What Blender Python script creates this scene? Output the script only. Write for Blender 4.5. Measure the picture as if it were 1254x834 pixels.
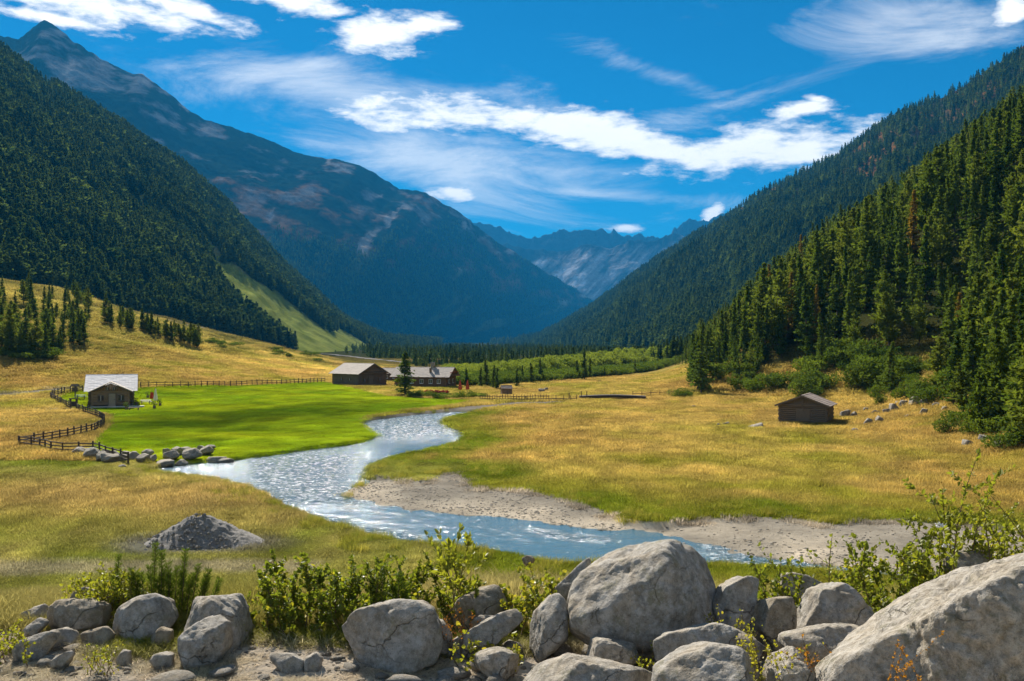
import bpy, math, random
import numpy as np
from mathutils import Matrix, Vector

for o in list(bpy.data.objects):
    bpy.data.objects.remove(o)
R = math.radians
SC = bpy.context.scene
COL = SC.collection
rng = np.random.default_rng(7)
random.seed(7)
CAMZ = 12.0
F = 1219.0
CX, CY = 627.0, 417.0

# ------------------------------------------------------------------ camera
cam = bpy.data.cameras.new('camera')
cam.sensor_width = 36.0
cam.lens = 36.0 * F / 1254.0
cam.clip_start = 0.1
cam.clip_end = 60000
cam_o = bpy.data.objects.new('camera', cam)
cam_o.location = (0, 0, CAMZ)
cam_o.rotation_euler = (R(90), 0, 0)
COL.objects.link(cam_o)
SC.camera = cam_o

# ------------------------------------------------------------------ render, exposure
SC.view_settings.view_transform = 'Standard'
SC.view_settings.look = 'None'
SC.view_settings.gamma = 1.0
SC.view_settings.use_curve_mapping = False
SC.view_settings.exposure = 1.3
SC.render.engine = 'CYCLES'
cy = SC.cycles
cy.use_denoising = True
try:
    cy.denoiser = 'OPENIMAGEDENOISE'
    cy.denoising_input_passes = 'RGB_ALBEDO_NORMAL'
except Exception:
    pass
cy.max_bounces = 5
cy.diffuse_bounces = 2
cy.glossy_bounces = 2
cy.transmission_bounces = 3
cy.transparent_max_bounces = 6
cy.volume_bounces = 0
cy.sample_clamp_indirect = 4.0
cy.use_adaptive_sampling = True
cy.adaptive_threshold = 0.015

# ------------------------------------------------------------------ node helpers
class NB:
    """small builder for node trees"""
    def __init__(self, tree):
        self.t = tree
    def n(self, kind, **kw):
        nd = self.t.nodes.new(kind)
        for k, v in kw.items():
            setattr(nd, k, v)
        return nd
    def put(self, sock, v):
        if v is None:
            return
        if isinstance(v, bpy.types.NodeSocket):
            self.t.links.new(v, sock)
        elif hasattr(sock, 'default_value'):
            if isinstance(v, (tuple, list)) and len(v) == 3 and sock.type == 'RGBA':
                v = (*v, 1)
            sock.default_value = v
    def m(self, op, a, b=None, c=None, clamp=False):
        nd = self.n('ShaderNodeMath', operation=op, use_clamp=clamp)
        self.put(nd.inputs[0], a); self.put(nd.inputs[1], b); self.put(nd.inputs[2], c)
        return nd.outputs[0]
    def noise(self, vec, scale, detail=4, rough=0.55, dist=0.0, dim='3D'):
        nd = self.n('ShaderNodeTexNoise', noise_dimensions=dim)
        self.put(nd.inputs['Vector'], vec); nd.inputs['Scale'].default_value = scale
        nd.inputs['Detail'].default_value = detail; nd.inputs['Roughness'].default_value = rough
        nd.inputs['Distortion'].default_value = dist
        return nd.outputs[0]
    def ramp(self, fac, stops, interp='LINEAR'):
        nd = self.n('ShaderNodeValToRGB')
        nd.color_ramp.interpolation = interp
        el = nd.color_ramp.elements
        while len(el) < len(stops):
            el.new(0.5)
        for e, (p, c) in zip(el, stops):
            e.position = p; e.color = (*c, 1) if len(c) == 3 else c
        self.put(nd.inputs[0], fac)
        return nd.outputs[0]
    def mix(self, fac, a, b, blend='MIX'):
        nd = self.n('ShaderNodeMix', data_type='RGBA', blend_type=blend)
        self.put(nd.inputs[0], fac); self.put(nd.inputs[6], a); self.put(nd.inputs[7], b)
        return nd.outputs[2]
    def mapr(self, v, a, b, c=0.0, d=1.0, smooth=False):
        nd = self.n('ShaderNodeMapRange', clamp=True)
        if smooth:
            nd.interpolation_type = 'SMOOTHSTEP'
        self.put(nd.inputs[0], v)
        for i, q in enumerate((a, b, c, d)):
            nd.inputs[i + 1].default_value = q
        return nd.outputs[0]
    def vmath(self, op, a, b=None):
        nd = self.n('ShaderNodeVectorMath', operation=op)
        self.put(nd.inputs[0], a)
        if b is not None:
            self.put(nd.inputs[1], b)
        return nd.outputs[0]
    def bump(self, h, strength=0.5, dist=0.1, normal=None):
        nd = self.n('ShaderNodeBump')
        nd.inputs['Strength'].default_value = strength
        nd.inputs['Distance'].default_value = dist
        self.put(nd.inputs['Height'], h)
        if normal is not None:
            self.put(nd.inputs['Normal'], normal)
        return nd.outputs[0]

# ------------------------------------------------------------------ world: blue sky with cloud bands
SUN_EL, SUN_AZ = R(38), R(-24)          # azimuth from +Y, negative = towards -X
world = bpy.data.worlds.new('World')
SC.world = world
world.use_nodes = True
wt = world.node_tree
wt.nodes.clear()
W = NB(wt)
tc = W.n('ShaderNodeTexCoord')
dirv = tc.outputs['Generated']
sky = W.n('ShaderNodeTexSky', sky_type='NISHITA')
sky.sun_disc = False
sky.sun_elevation = SUN_EL
sky.sun_rotation = SUN_AZ
sky.altitude = 1600
sky.air_density = 1.0
sky.dust_density = 0.25
sky.ozone_density = 5.0
skyc = W.mix(1.0, sky.outputs[0], (0.020, 0.295, 0.395), 'MULTIPLY')
sp = W.n('ShaderNodeSeparateXYZ'); W.put(sp.inputs[0], dirv)
dx, dy, dz = sp.outputs
az = W.m('ARCTAN2', dx, dy)
hyp = W.m('SQRT', W.m('ADD', W.m('MULTIPLY', dx, dx), W.m('MULTIPLY', dy, dy)))
el = W.m('ARCTAN2', dz, hyp)
cmb = W.n('ShaderNodeCombineXYZ'); W.put(cmb.inputs[0], az); W.put(cmb.inputs[1], el)
ae = cmb.outputs[0]
def stretched(sx, sy, off=0.0, rot=0.0):
    mp = W.n('ShaderNodeMapping')
    W.put(mp.inputs[0], ae)
    mp.inputs['Scale'].default_value = (sx, sy, 1)
    mp.inputs['Location'].default_value = (off, off * 0.7, off)
    mp.inputs['Rotation'].default_value = (0, 0, rot)
    return mp.outputs[0]
n_big = W.noise(stretched(9, 34, 3.1, R(4)), 1.0, 8, 0.62, 0.25)
n_fine = W.noise(stretched(34, 90, 1.7, R(-6)), 1.0, 6, 0.6, 0.2)
n_veil = W.noise(stretched(5, 17, 8.3, R(14)), 1.0, 7, 0.66, 0.6)
def pxdir(px, py):
    a = math.atan((px - CX) / F)
    e = math.atan((CY - py) / math.hypot(F, px - CX))
    return a, e
def ellipse(px, py, rx, ry, tilt=0.0, w=1.0):
    a, e = pxdir(px, py)
    da = W.m('SUBTRACT', az, a); de = W.m('SUBTRACT', el, e)
    c, s = math.cos(R(tilt)), math.sin(R(tilt))
    u = W.m('ADD', W.m('MULTIPLY', da, c * F / rx), W.m('MULTIPLY', de, s * F / rx))
    v = W.m('ADD', W.m('MULTIPLY', da, -s * F / ry), W.m('MULTIPLY', de, c * F / ry))
    r = W.m('SQRT', W.m('ADD', W.m('MULTIPLY', u, u), W.m('MULTIPLY', v, v)))
    return W.m('MULTIPLY', W.m('SUBTRACT', 1.0, r), w)
def union(lst):
    v = lst[0]
    for q in lst[1:]:
        v = W.m('MAXIMUM', v, q)
    return v
thick = union([
    ellipse(95, 2, 190, 25, -3), ellipse(230, 12, 75, 13, -10), ellipse(60, 22, 90, 9, -6), ellipse(350, -6, 90, 20, -8),
    ellipse(468, 40, 75, 23, 3), ellipse(520, 30, 40, 12, 3),
    ellipse(560, 142, 165, 26, -4), ellipse(720, 162, 140, 30, -9), ellipse(920, 183, 165, 34, 1), ellipse(800, 180, 120, 22, -4),
    ellipse(985, 132, 46, 12, 3), ellipse(1000, 121, 22, 6, -12),
    ellipse(1240, 14, 26, 17, 25), ellipse(560, 240, 42, 11, -6),
    ellipse(766, 279, 26, 7), ellipse(874, 263, 15, 12, 40),
    ellipse(1450, 120, 190, 26, 3), ellipse(-260, 90, 220, 30, -4), ellipse(-700, -120, 300, 50), ellipse(1900, -200, 320, 60),
])
thick_v = W.m('ADD', thick, W.m('ADD', W.m('MULTIPLY', W.m('SUBTRACT', n_big, 0.5), 2.1), W.m('MULTIPLY', W.m('SUBTRACT', n_fine, 0.5), 1.7)))
thick_a = W.mapr(thick_v, -0.08, 0.75, 0, 1, True)
# broken cloud added over the unseen dome, to make the fill light neutral
n_dome = W.noise(dirv, 2.6, 7, 0.6, 0.5)
away = W.m('MAXIMUM', W.mapr(el, 0.36, 0.50, 0, 1, True), W.mapr(W.m('ABSOLUTE', az), 0.60, 0.80, 0, 1, True))
thick_a = W.m('MAXIMUM', thick_a, W.m('MULTIPLY', away, W.mapr(n_dome, 0.50, 0.64, 0, 0.9, True)))
veil = union([ellipse(420, 110, 340, 60, -8), ellipse(560, 205, 270, 70, -10), ellipse(330, 90, 200, 40, 10),
              ellipse(1130, 40, 190, 48, -6), ellipse(820, 95, 150, 22, -20, .7), ellipse(950, 110, 260, 16, 12, .65), ellipse(700, 235, 260, 14, -5, .8)])
veil_v = W.m('ADD', W.m('MULTIPLY', veil, 0.9), W.m('MULTIPLY', W.m('SUBTRACT', n_veil, 0.52), 2.6))
veil_a = W.m('MULTIPLY', W.mapr(veil_v, 0.0, 1.1, 0, 1, True), 0.62)
gen_a = W.m('MULTIPLY', W.mapr(n_veil, 0.60, 0.9, 0, 1, True), 0.25)     # thin cirrus all over the dome
alpha = W.m('MAXIMUM', W.m('MAXIMUM', thick_a, veil_a), gen_a)
alpha = W.m('MULTIPLY', alpha, W.mapr(el, -0.01, 0.03))
shade = W.mapr(W.m('ADD', n_fine, W.m('MULTIPLY', n_big, 0.6)), 0.55, 1.05, 0.72, 1.0)
cloudc = W.mix(shade, (5.0, 5.2, 5.4), (7.2, 7.0, 6.7))
skyfinal = W.mix(alpha, skyc, cloudc)
bg = W.n('ShaderNodeBackground')
W.put(bg.inputs[0], skyfinal)
bg.inputs[1].default_value = 0.085
wo = W.n('ShaderNodeOutputWorld')
wt.links.new(bg.outputs[0], wo.inputs[0])

# ------------------------------------------------------------------ sun
sun = bpy.data.lights.new('sun', 'SUN')
sun.energy = 4.6
sun.angle = R(0.5)
sun.color = (1.0, 0.93, 0.82)
sun_o = bpy.data.objects.new('sun', sun)
SDIR = Vector((math.sin(SUN_AZ) * math.cos(SUN_EL), math.cos(SUN_AZ) * math.cos(SUN_EL), math.sin(SUN_EL)))
sun_o.rotation_euler = SDIR.to_track_quat('Z', 'Y').to_euler()
sun_o.location = (-60, 150, 200)
COL.objects.link(sun_o)

# ------------------------------------------------------------------ numpy noise
def _hash(ix, iy, iz):
    h = (ix.astype(np.int64) * 374761393 + iy.astype(np.int64) * 668265263 + iz.astype(np.int64) * 2147483647) & 0xFFFFFFFF
    h = ((h ^ (h >> 13)) * 1274126177) & 0xFFFFFFFF
    h = ((h ^ (h >> 16)) * 2246822519) & 0xFFFFFFFF
    return ((h ^ (h >> 15)) & 0xFFFFFF) / float(0xFFFFFF)
def vnoise(x, y, z=None):
    x = np.asarray(x, float); y = np.asarray(y, float)
    z = np.zeros_like(x) if z is None else np.asarray(z, float)
    ix, iy, iz = np.floor(x), np.floor(y), np.floor(z)
    fx, fy, fz = x - ix, y - iy, z - iz
    fx = fx * fx * (3 - 2 * fx); fy = fy * fy * (3 - 2 * fy); fz = fz * fz * (3 - 2 * fz)
    def c(a, b, d): return _hash(ix + a, iy + b, iz + d)
    x00 = c(0, 0, 0) * (1 - fx) + c(1, 0, 0) * fx
    x10 = c(0, 1, 0) * (1 - fx) + c(1, 1, 0) * fx
    r0 = x00 * (1 - fy) + x10 * fy
    if not np.any(fz):
        return r0
    x01 = c(0, 0, 1) * (1 - fx) + c(1, 0, 1) * fx
    x11 = c(0, 1, 1) * (1 - fx) + c(1, 1, 1) * fx
    r1 = x01 * (1 - fy) + x11 * fy
    return r0 * (1 - fz) + r1 * fz
def fbm(x, y, z=None, oct=5, gain=0.5, lac=2.03):
    """about -1..1"""
    s = 0; a = 1.0; t = 0.0; f = 1.0
    for i in range(oct):
        s = s + a * (vnoise(np.asarray(x) * f + 17.3 * i, np.asarray(y) * f - 9.1 * i, None if z is None else np.asarray(z) * f + 5.7 * i) * 2 - 1)
        t += a; a *= gain; f *= lac
    return s / t * 1.6
def ridged(x, y, z=None, oct=5, gain=0.5):
    s = 0; a = 1.0; t = 0; f = 1.0
    for i in range(oct):
        v = vnoise(np.asarray(x) * f + 31.7 * i, np.asarray(y) * f + 11.9 * i, None if z is None else np.asarray(z) * f)
        s = s + a * (1 - np.abs(v * 2 - 1)); t += a; a *= gain; f *= 2.07
    return s / t
def sstep(a, b, v):
    t = np.clip((np.asarray(v, float) - a) / (b - a), 0, 1)
    return t * t * (3 - 2 * t)
def lerp(a, b, t): return a + (b - a) * t
def c3(t, a, b):
    t = np.asarray(t)[..., None]
    return np.asarray(a) * (1 - t) + np.asarray(b) * t

# ------------------------------------------------------------------ geometry helpers
def P(px, py, d):
    return np.array([(px - CX) / F * d, d, CAMZ + (CY - py) / F * d])
def G(px, py, z=0.0):
    d = (CAMZ - z) * F / (py - CY)
    return ((px - CX) / F * d, d)
def project(x, y, z):
    return CX + F * x / y, CY - F * (z - CAMZ) / y
def in_poly(x, y, poly):
    x = np.asarray(x); y = np.asarray(y)
    r = np.zeros(x.shape, bool)
    n = len(poly)
    for i in range(n):
        x1, y1 = poly[i]; x2, y2 = poly[(i + 1) % n]
        if y1 == y2:
            continue
        cnd = ((y1 > y) != (y2 > y))
        xi = (x2 - x1) * (y - y1) / (y2 - y1) + x1
        r ^= cnd & (x < xi)
    return r
def poly_dist(x, y, poly, closed=True):
    x = np.asarray(x, float); y = np.asarray(y, float)
    best = np.full(x.shape, 1e9)
    n = len(poly)
    for i in range(n if closed else n - 1):
        x1, y1 = poly[i]; x2, y2 = poly[(i + 1) % n]
        ex, ey = x2 - x1, y2 - y1
        L = ex * ex + ey * ey + 1e-9
        t = np.clip(((x - x1) * ex + (y - y1) * ey) / L, 0, 1)
        best = np.minimum(best, np.hypot(x - x1 - t * ex, y - y1 - t * ey))
    return best
def mesh_np(name, verts, faces, mats=(), smooth=True, fmat=None):
    """faces: (n,3) or (n,4) array, or list of such arrays"""
    me = bpy.data.meshes.new(name)
    verts = np.asarray(verts, np.float32)
    if not isinstance(faces, list):
        faces = [faces]
    faces = [np.asarray(f, np.int32) for f in faces if len(f)]
    loops = np.concatenate([f.ravel() for f in faces])
    tot = np.concatenate([np.full(len(f), f.shape[1], np.int32) for f in faces])
    start = np.concatenate([[0], np.cumsum(tot)[:-1]]).astype(np.int32)
    me.vertices.add(len(verts)); me.vertices.foreach_set('co', verts.ravel())
    me.loops.add(len(loops)); me.loops.foreach_set('vertex_index', loops)
    me.polygons.add(len(tot)); me.polygons.foreach_set('loop_start', start)
    try:
        me.polygons.foreach_set('loop_total', tot)
    except Exception:
        pass
    if fmat is not None:
        me.polygons.foreach_set('material_index', np.asarray(fmat, np.int32))
    me.polygons.foreach_set('use_smooth', np.full(len(tot), bool(smooth)))
    for m in mats:
        me.materials.append(m)
    me.update(calc_edges=True)
    return me
def vcol(me, name, cols):
    a = me.attributes.new(name, 'FLOAT_COLOR', 'POINT')
    c = np.ones((len(me.vertices), 4), np.float32); c[:, :3] = cols
    a.data.foreach_set('color', c.ravel())
def add(name, me, parent=None, loc=None, label=None, cat=None, group=None, kind=None):
    o = bpy.data.objects.new(name, me)
    COL.objects.link(o)
    if parent is not None:
        o.parent = parent
    if loc is not None:
        o.location = loc
    tag(o, label, cat, group, kind)
    return o
def tag(o, label=None, cat=None, group=None, kind=None):
    if label: o['label'] = label
    if cat: o['category'] = cat
    if group: o['group'] = group
    if kind: o['kind'] = kind
    return o
def grid_faces(nr, nc):
    i = np.arange(nr - 1)[:, None] * nc + np.arange(nc - 1)[None, :]
    i = i.ravel()
    return np.stack([i, i + 1, i + nc + 1, i + nc], 1)

# ------------------------------------------------------------------ materials
def new_mat(name):
    m = bpy.data.materials.new(name); m.use_nodes = True
    m.node_tree.nodes.clear()
    b = NB(m.node_tree)
    out = b.n('ShaderNodeOutputMaterial')
    return m, b, out
def principled(b, out, col, rough=0.9, bump=None, spec=0.2, **kw):
    p = b.n('ShaderNodeBsdfPrincipled')
    b.put(p.inputs['Base Color'], col); b.put(p.inputs['Roughness'], rough)
    b.put(p.inputs['Specular IOR Level'], spec)
    if bump is not None:
        b.put(p.inputs['Normal'], bump)
    for k, v in kw.items():
        b.put(p.inputs[k], v)
    b.t.links.new(p.outputs[0], out.inputs[0])
    return p
def attr(b, name, kind='GEOMETRY'):
    return b.n('ShaderNodeAttribute', attribute_name=name, attribute_type=kind).outputs['Color']
def objco(b):
    return b.n('ShaderNodeTexCoord').outputs['Object']
def geopos(b):
    return b.n('ShaderNodeNewGeometry').outputs['Position']

def make_ground_mat(name, scales=(0.35, 2.2, 14.0), bumpd=0.12, amp=0.5):
    m, b, out = new_mat(name)
    p = geopos(b)
    c = attr(b, 'Col')
    v = b.m('ADD', b.m('MULTIPLY', b.noise(p, scales[0], 5), 0.5), b.m('ADD', b.m('MULTIPLY', b.noise(p, scales[1], 5), 0.3), b.m('MULTIPLY', b.noise(p, scales[2], 4), 0.2)))
    f = b.mapr(v, 0.3, 0.7, 1 - amp, 1 + amp * 0.6)
    sc = b.n('ShaderNodeVectorMath', operation='SCALE')
    b.put(sc.inputs[0], c); b.put(sc.inputs['Scale'], f)
    bp = b.bump(b.noise(p, scales[2] * 0.6, 6, 0.65), 0.7, bumpd)
    df = b.n('ShaderNodeBsdfDiffuse'); b.put(df.inputs['Color'], sc.outputs[0]); df.inputs['Roughness'].default_value = 0.6; b.put(df.inputs['Normal'], bp)
    b.t.links.new(df.outputs[0], out.inputs[0])
    return m
M_GROUND = make_ground_mat('ground_cover')
M_MOUNT = make_ground_mat('mountain_cover', (0.006, 0.035, 0.14), 3.5, 0.75)
M_SLOPE = make_ground_mat('forest_floor', (0.02, 0.1, 0.5), 2.0, 0.45)

def make_leaf_mat(name, c1, c2, trans=0.35, rough=0.6, spec=0.25, nscale=0.8):
    m, b, out = new_mat(name)
    oi = b.n('ShaderNodeObjectInfo')
    p = geopos(b)
    f = b.m('ADD', b.m('MULTIPLY', oi.outputs['Random'], 0.6), b.m('MULTIPLY', b.noise(p, nscale, 4), 0.5 if nscale > .1 else 1.1))
    f = f if nscale > .1 else b.m('SUBTRACT', f, 0.32)
    col = b.mix(b.mapr(f, 0.1, 0.95), c1, c2)
    if spec < 0.1:
        pr = b.n('ShaderNodeBsdfDiffuse'); b.put(pr.inputs['Color'], col)
    else:
        pr = b.n('ShaderNodeBsdfPrincipled')
        b.put(pr.inputs['Base Color'], col); pr.inputs['Roughness'].default_value = rough
        pr.inputs['Specular IOR Level'].default_value = spec
    tr = b.n('ShaderNodeBsdfTranslucent'); b.put(tr.inputs[0], b.mix(1.0, col, (1.25, 1.3, 0.6), 'MULTIPLY'))
    mx = b.n('ShaderNodeMixShader'); mx.inputs[0].default_value = trans
    b.t.links.new(pr.outputs[0], mx.inputs[1]); b.t.links.new(tr.outputs[0], mx.inputs[2])
    b.t.links.new(mx.outputs[0], out.inputs[0])
    return m
M_SPRUCE = make_leaf_mat('spruce_needles', (0.038, 0.074, 0.015), (0.130, 0.170, 0.033), 0.35, 0.8, 0.05)
M_PINE = make_leaf_mat('stone_pine_needles', (0.066, 0.106, 0.018), (0.190, 0.210, 0.038), 0.37, 0.8, 0.05)
M_FARTREE = make_leaf_mat('distant_needles', (0.012, 0.042, 0.020), (0.150, 0.200, 0.055), 0.25, 0.9, 0.0, 0.011)
M_LARCH = make_leaf_mat('turning_larch_needles', (0.16, 0.12, 0.03), (0.24, 0.15, 0.03), 0.35, 0.8, 0.05)
M_DWARF = make_leaf_mat('dwarf_pine_needles', (0.07, 0.11, 0.018), (0.15, 0.19, 0.03), 0.35, 0.8, 0.05)
M_ALDER = make_leaf_mat('alder_leaves', (0.13, 0.17, 0.03), (0.26, 0.29, 0.06), 0.42, 0.8, 0.05)
M_WILLOW = make_leaf_mat('willow_leaves', (0.11, 0.15, 0.02), (0.34, 0.32, 0.035), 0.46, 0.5, 0.3)
M_WILLOW_Y = make_leaf_mat('yellowing_leaves', (0.30, 0.28, 0.03), (0.38, 0.30, 0.04), 0.5, 0.45, 0.4)
M_REDLEAF = make_leaf_mat('autumn_leaves', (0.35, 0.10, 0.02), (0.45, 0.26, 0.03), 0.4)

def make_bark(name, c1, c2, sc=6):
    m, b, out = new_mat(name)
    p = objco(b)
    n = b.noise(p, sc, 6, 0.65)
    principled(b, out, b.ramp(n, [(0.3, c1), (0.7, c2)]), 0.95, b.bump(n, 0.6, 0.03))
    return m
M_BARK = make_bark('conifer_bark', (0.05, 0.035, 0.025), (0.16, 0.12, 0.09))
M_STEM = make_bark('shrub_stem', (0.09, 0.055, 0.03), (0.18, 0.12, 0.07), 30)

def make_rock_mat(name, base=(0.365, 0.34, 0.30), warm=(0.35, 0.285, 0.20), scale=1.0, bumps=(0.95, 0.042)):
    m, b, out = new_mat(name)
    p = objco(b)
    n1 = b.noise(p, 1.6 * scale, 6, 0.6, 0.3)
    n2 = b.noise(p, 9 * scale, 6, 0.68)
    n3 = b.noise(p, 55 * scale, 3, 0.7)
    c = b.ramp(n1, [(0.28, warm), (0.52, base), (0.75, tuple(v * 1.15 for v in base))])
    c = b.mix(b.mapr(n2, 0.36, 0.62), b.mix(1.0, c, (0.50, 0.48, 0.43), 'MULTIPLY'), c)
    sp1 = b.mapr(n3, 0.30, 0.42)
    c = b.mix(sp1, b.mix(1.0, c, (0.45, 0.45, 0.46), 'MULTIPLY'), c)                 # dark mica specks
    c = b.mix(b.mapr(n3, 0.62, 0.72, 0, 0.55), c, (0.62, 0.60, 0.56))                 # quartz specks
    lich = b.mapr(b.noise(p, 4.2 * scale, 6, 0.75), 0.55, 0.63, 0, 0.7)
    c = b.mix(lich, c, (0.17, 0.155, 0.095))
    c = b.mix(b.mapr(b.noise(p, 2.7 * scale, 6, 0.8, 0.5), 0.54, 0.66, 0, 0.7), c, (0.09, 0.085, 0.072))
    wob = b.n('ShaderNodeVectorMath', operation='SCALE'); nn = b.n('ShaderNodeTexNoise'); b.put(nn.inputs['Vector'], p); nn.inputs['Scale'].default_value = 2.5; nn.inputs['Detail'].default_value = 5
    b.put(wob.inputs[0], nn.outputs['Color']); wob.inputs['Scale'].default_value = 0.55
    vor = b.n('ShaderNodeTexVoronoi', feature='DISTANCE_TO_EDGE'); b.put(vor.inputs['Vector'], b.vmath('ADD', p, wob.outputs[0])); vor.inputs['Scale'].default_value = 1.35 * scale
    crk = b.mapr(vor.outputs['Distance'], 0.0, 0.013, 0, 1)
    keep = b.mapr(b.noise(p, 1.3, 3), 0.52, 0.64)
    crk = b.m('MAXIMUM', crk, b.m('SUBTRACT', 1.0, keep))
    c = b.mix(crk, b.mix(1.0, c, (0.55, 0.52, 0.46), 'MULTIPLY'), c)
    h = b.m('ADD', b.m('MULTIPLY', crk, 0.5), b.m('ADD', b.m('MULTIPLY', n2, 0.7), b.m('MULTIPLY', n3, 0.22)))
    principled(b, out, c, 0.9, b.bump(h, bumps[0], bumps[1]), 0.25)
    return m
M_ROCK = make_rock_mat('granite')
M_ROCK_D = make_rock_mat('weathered_granite', (0.30, 0.26, 0.20), (0.32, 0.24, 0.14))
M_ROCK_R = make_rock_mat('rough_granite', (0.44, 0.40, 0.34), (0.45, 0.38, 0.28), 1.3, (1.0, 0.065))
M_RIVROCK = make_rock_mat('river_rock', (0.33, 0.30, 0.25), (0.34, 0.27, 0.18), 0.7)

def make_wood(name, c1, c2, scale=1.0, rough=0.85):
    m, b, out = new_mat(name)
    p = objco(b)
    mp = b.n('ShaderNodeMapping'); b.put(mp.inputs[0], p); mp.inputs['Scale'].default_value = (1.2 * scale, 9 * scale, 9 * scale)
    n = b.noise(mp.outputs[0], 1.5, 6, 0.65)
    n2 = b.noise(p, 0.9 * scale, 4)
    c = b.mix(n2, b.ramp(n, [(0.25, c1), (0.75, c2)]), b.ramp(n, [(0.25, tuple(v * .6 for v in c1)), (0.75, tuple(v * .75 for v in c2))]))
    principled(b, out, c, rough, b.bump(n, 0.4, 0.02))
    return m
M_LOG = make_wood('weathered_logs', (0.20, 0.135, 0.08), (0.36, 0.25, 0.155))
M_LOGDARK = make_wood('dark_logs', (0.13, 0.10, 0.07), (0.25, 0.195, 0.14))
M_LOGWARM = make_wood('brown_logs', (0.16, 0.095, 0.045), (0.27, 0.17, 0.085))
M_SHINGLE = make_wood('silver_shingles', (0.74, 0.70, 0.67), (0.88, 0.85, 0.83))
M_SHINGLE_D = make_wood('grey_shingles', (0.36, 0.31, 0.26), (0.56, 0.50, 0.44))
M_SHINGLE_B = make_wood('brown_shingles', (0.24, 0.19, 0.16), (0.38, 0.31, 0.27))
M_FENCE = make_wood('fence_wood', (0.055, 0.042, 0.033), (0.13, 0.10, 0.075))
M_PLANK = make_wood('pale_planks', (0.30, 0.24, 0.17), (0.42, 0.35, 0.26))

def plain(name, col, rough=0.7, spec=0.3):
    m, b, out = new_mat(name)
    n = b.noise(objco(b), 7.0, 4)
    principled(b, out, b.mix(b.mapr(n, 0.3, 0.7), tuple(v * 0.8 for v in col), col), rough, None, spec)
    return m
M_GLASS, _b, _o = new_mat('window_glass'); principled(_b, _o, (0.02, 0.025, 0.03), 0.08, None, 0.6)
M_RED = plain('red_fabric', (0.50, 0.05, 0.03))
M_WHITE = plain('white_paint', (0.75, 0.74, 0.70))
M_TEAL = plain('teal_paint', (0.06, 0.20, 0.20))
M_STONEWALL = plain('pale_plaster', (0.55, 0.52, 0.47), 0.9)
M_METAL = plain('dark_metal', (0.05, 0.05, 0.05), 0.5)
M_ORANGE = plain('orange_red_paint', (0.50, 0.09, 0.03))

# ------------------------------------------------------------------ the valley floor
FOOT_Y = [-50, 96, 130, 176, 195, 232, 300, 500, 900, 3000]
FOOT_X = [49, 49, 56, 61, 53, 39.5, 48, 77, 160, 420]
def foot(y): return np.interp(y, FOOT_Y, FOOT_X)

WL = -0.45
_riv_px = [(581, 505), (558, 504.5), (514, 508), (477, 512), (452, 516), (440, 521), (452, 528), (464, 534), (447, 542), (413, 547.5), (380, 551.5),
           (335, 558), (285, 564), (235, 568.5), (201, 571), (184, 577), (196, 583), (220, 588), (268, 593), (312, 605), (336, 618), (356, 630), (408, 648),
           (440, 655), (497, 668), (568, 675), (615, 682), (658, 692), (695, 695), (780, 698), (880, 702), (960, 707), (1060, 715), (1200, 728), (1500, 752),
           (1500, 735), (1200, 712), (1035, 697), (963, 687), (878, 676), (800, 655), (783, 653), (716, 648), (649, 640), (581, 633), (514, 628), (464, 621), (430, 613), (413, 608),
           (427, 600), (450, 590), (444, 584), (452, 574), (480, 564), (531, 554), (562, 545), (571, 537), (566, 530), (541, 519), (546, 514), (568, 509)]
RIVER = [G(a, b, WL) for a, b in _riv_px]
_beach_px = [(413, 608), (427, 599), (440, 586), (470, 583), (491, 585), (514, 592), (541, 582), (568, 582), (588, 601), (622, 603), (649, 603), (702, 616), (746, 626), (766, 637),
             (800, 643), (854, 637), (909, 637), (981, 640), (1017, 647), (1061, 640), (1126, 642), (1254, 655), (1500, 690), (1500, 745), (1200, 720), (1035, 702), (878, 680), (783, 657), (649, 644), (514, 632), (430, 616)]
BEACH = [G(a, b, -0.2) for a, b in _beach_px]
FARGRAVEL = [G(a, b) for a, b in [(548, 507), (575, 506), (600, 500), (650, 495.5), (700, 493.5), (690, 491.5), (620, 493), (560, 499), (500, 504), (450, 511), (438, 517), (445, 520), (470, 514)]]
DIRT_PILE = G(243, 663)

def river_sd(x, y):
    """negative inside the water"""
    d = poly_dist(x, y, RIVER)
    return np.where(in_poly(x, y, RIVER), -d, d)
def land(x, y):
    """the ground without the river"""
    x = np.asarray(x, float); y = np.asarray(y, float)
    w = 0.7 * fbm(x / 6, y / 6 + 40, oct=3)
    t = np.clip((37.0 + w - y) / 23.2, 0, 1)
    plat = 8.4 * (t * 0.75 + 0.25 * t * t * (3 - 2 * t))
    gate = sstep(150, 300, y)
    s = -x - 68 - 0.30 * np.maximum(0, y - 430)
    sp_ = 14 * np.log1p(np.exp(np.clip(s / 14, -30, 30)))
    fan = 0.25 * sp_ * gate * (1 - sstep(1500, 4000, y))
    q = x - foot(y)
    e = 6.0 * np.log1p(np.exp(np.clip((q - 4) / 6.0, -30, 30)))
    slope = 0.70 * np.minimum(e, 330) * (1 - sstep(540, 900, y))
    und = 0.16 * fbm(x / 14, y / 14, oct=4) + 0.05 * fbm(x / 2.3, y / 2.3, oct=3)
    big = 1.0 * fbm(x / 40, y / 40, oct=3) * np.clip((fan + slope) / 8, 0, 1) * np.clip(y / 200, 0, 4)
    return plat + fan + slope + und * np.where(y < 20, 0.6, 1.0) + big
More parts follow.
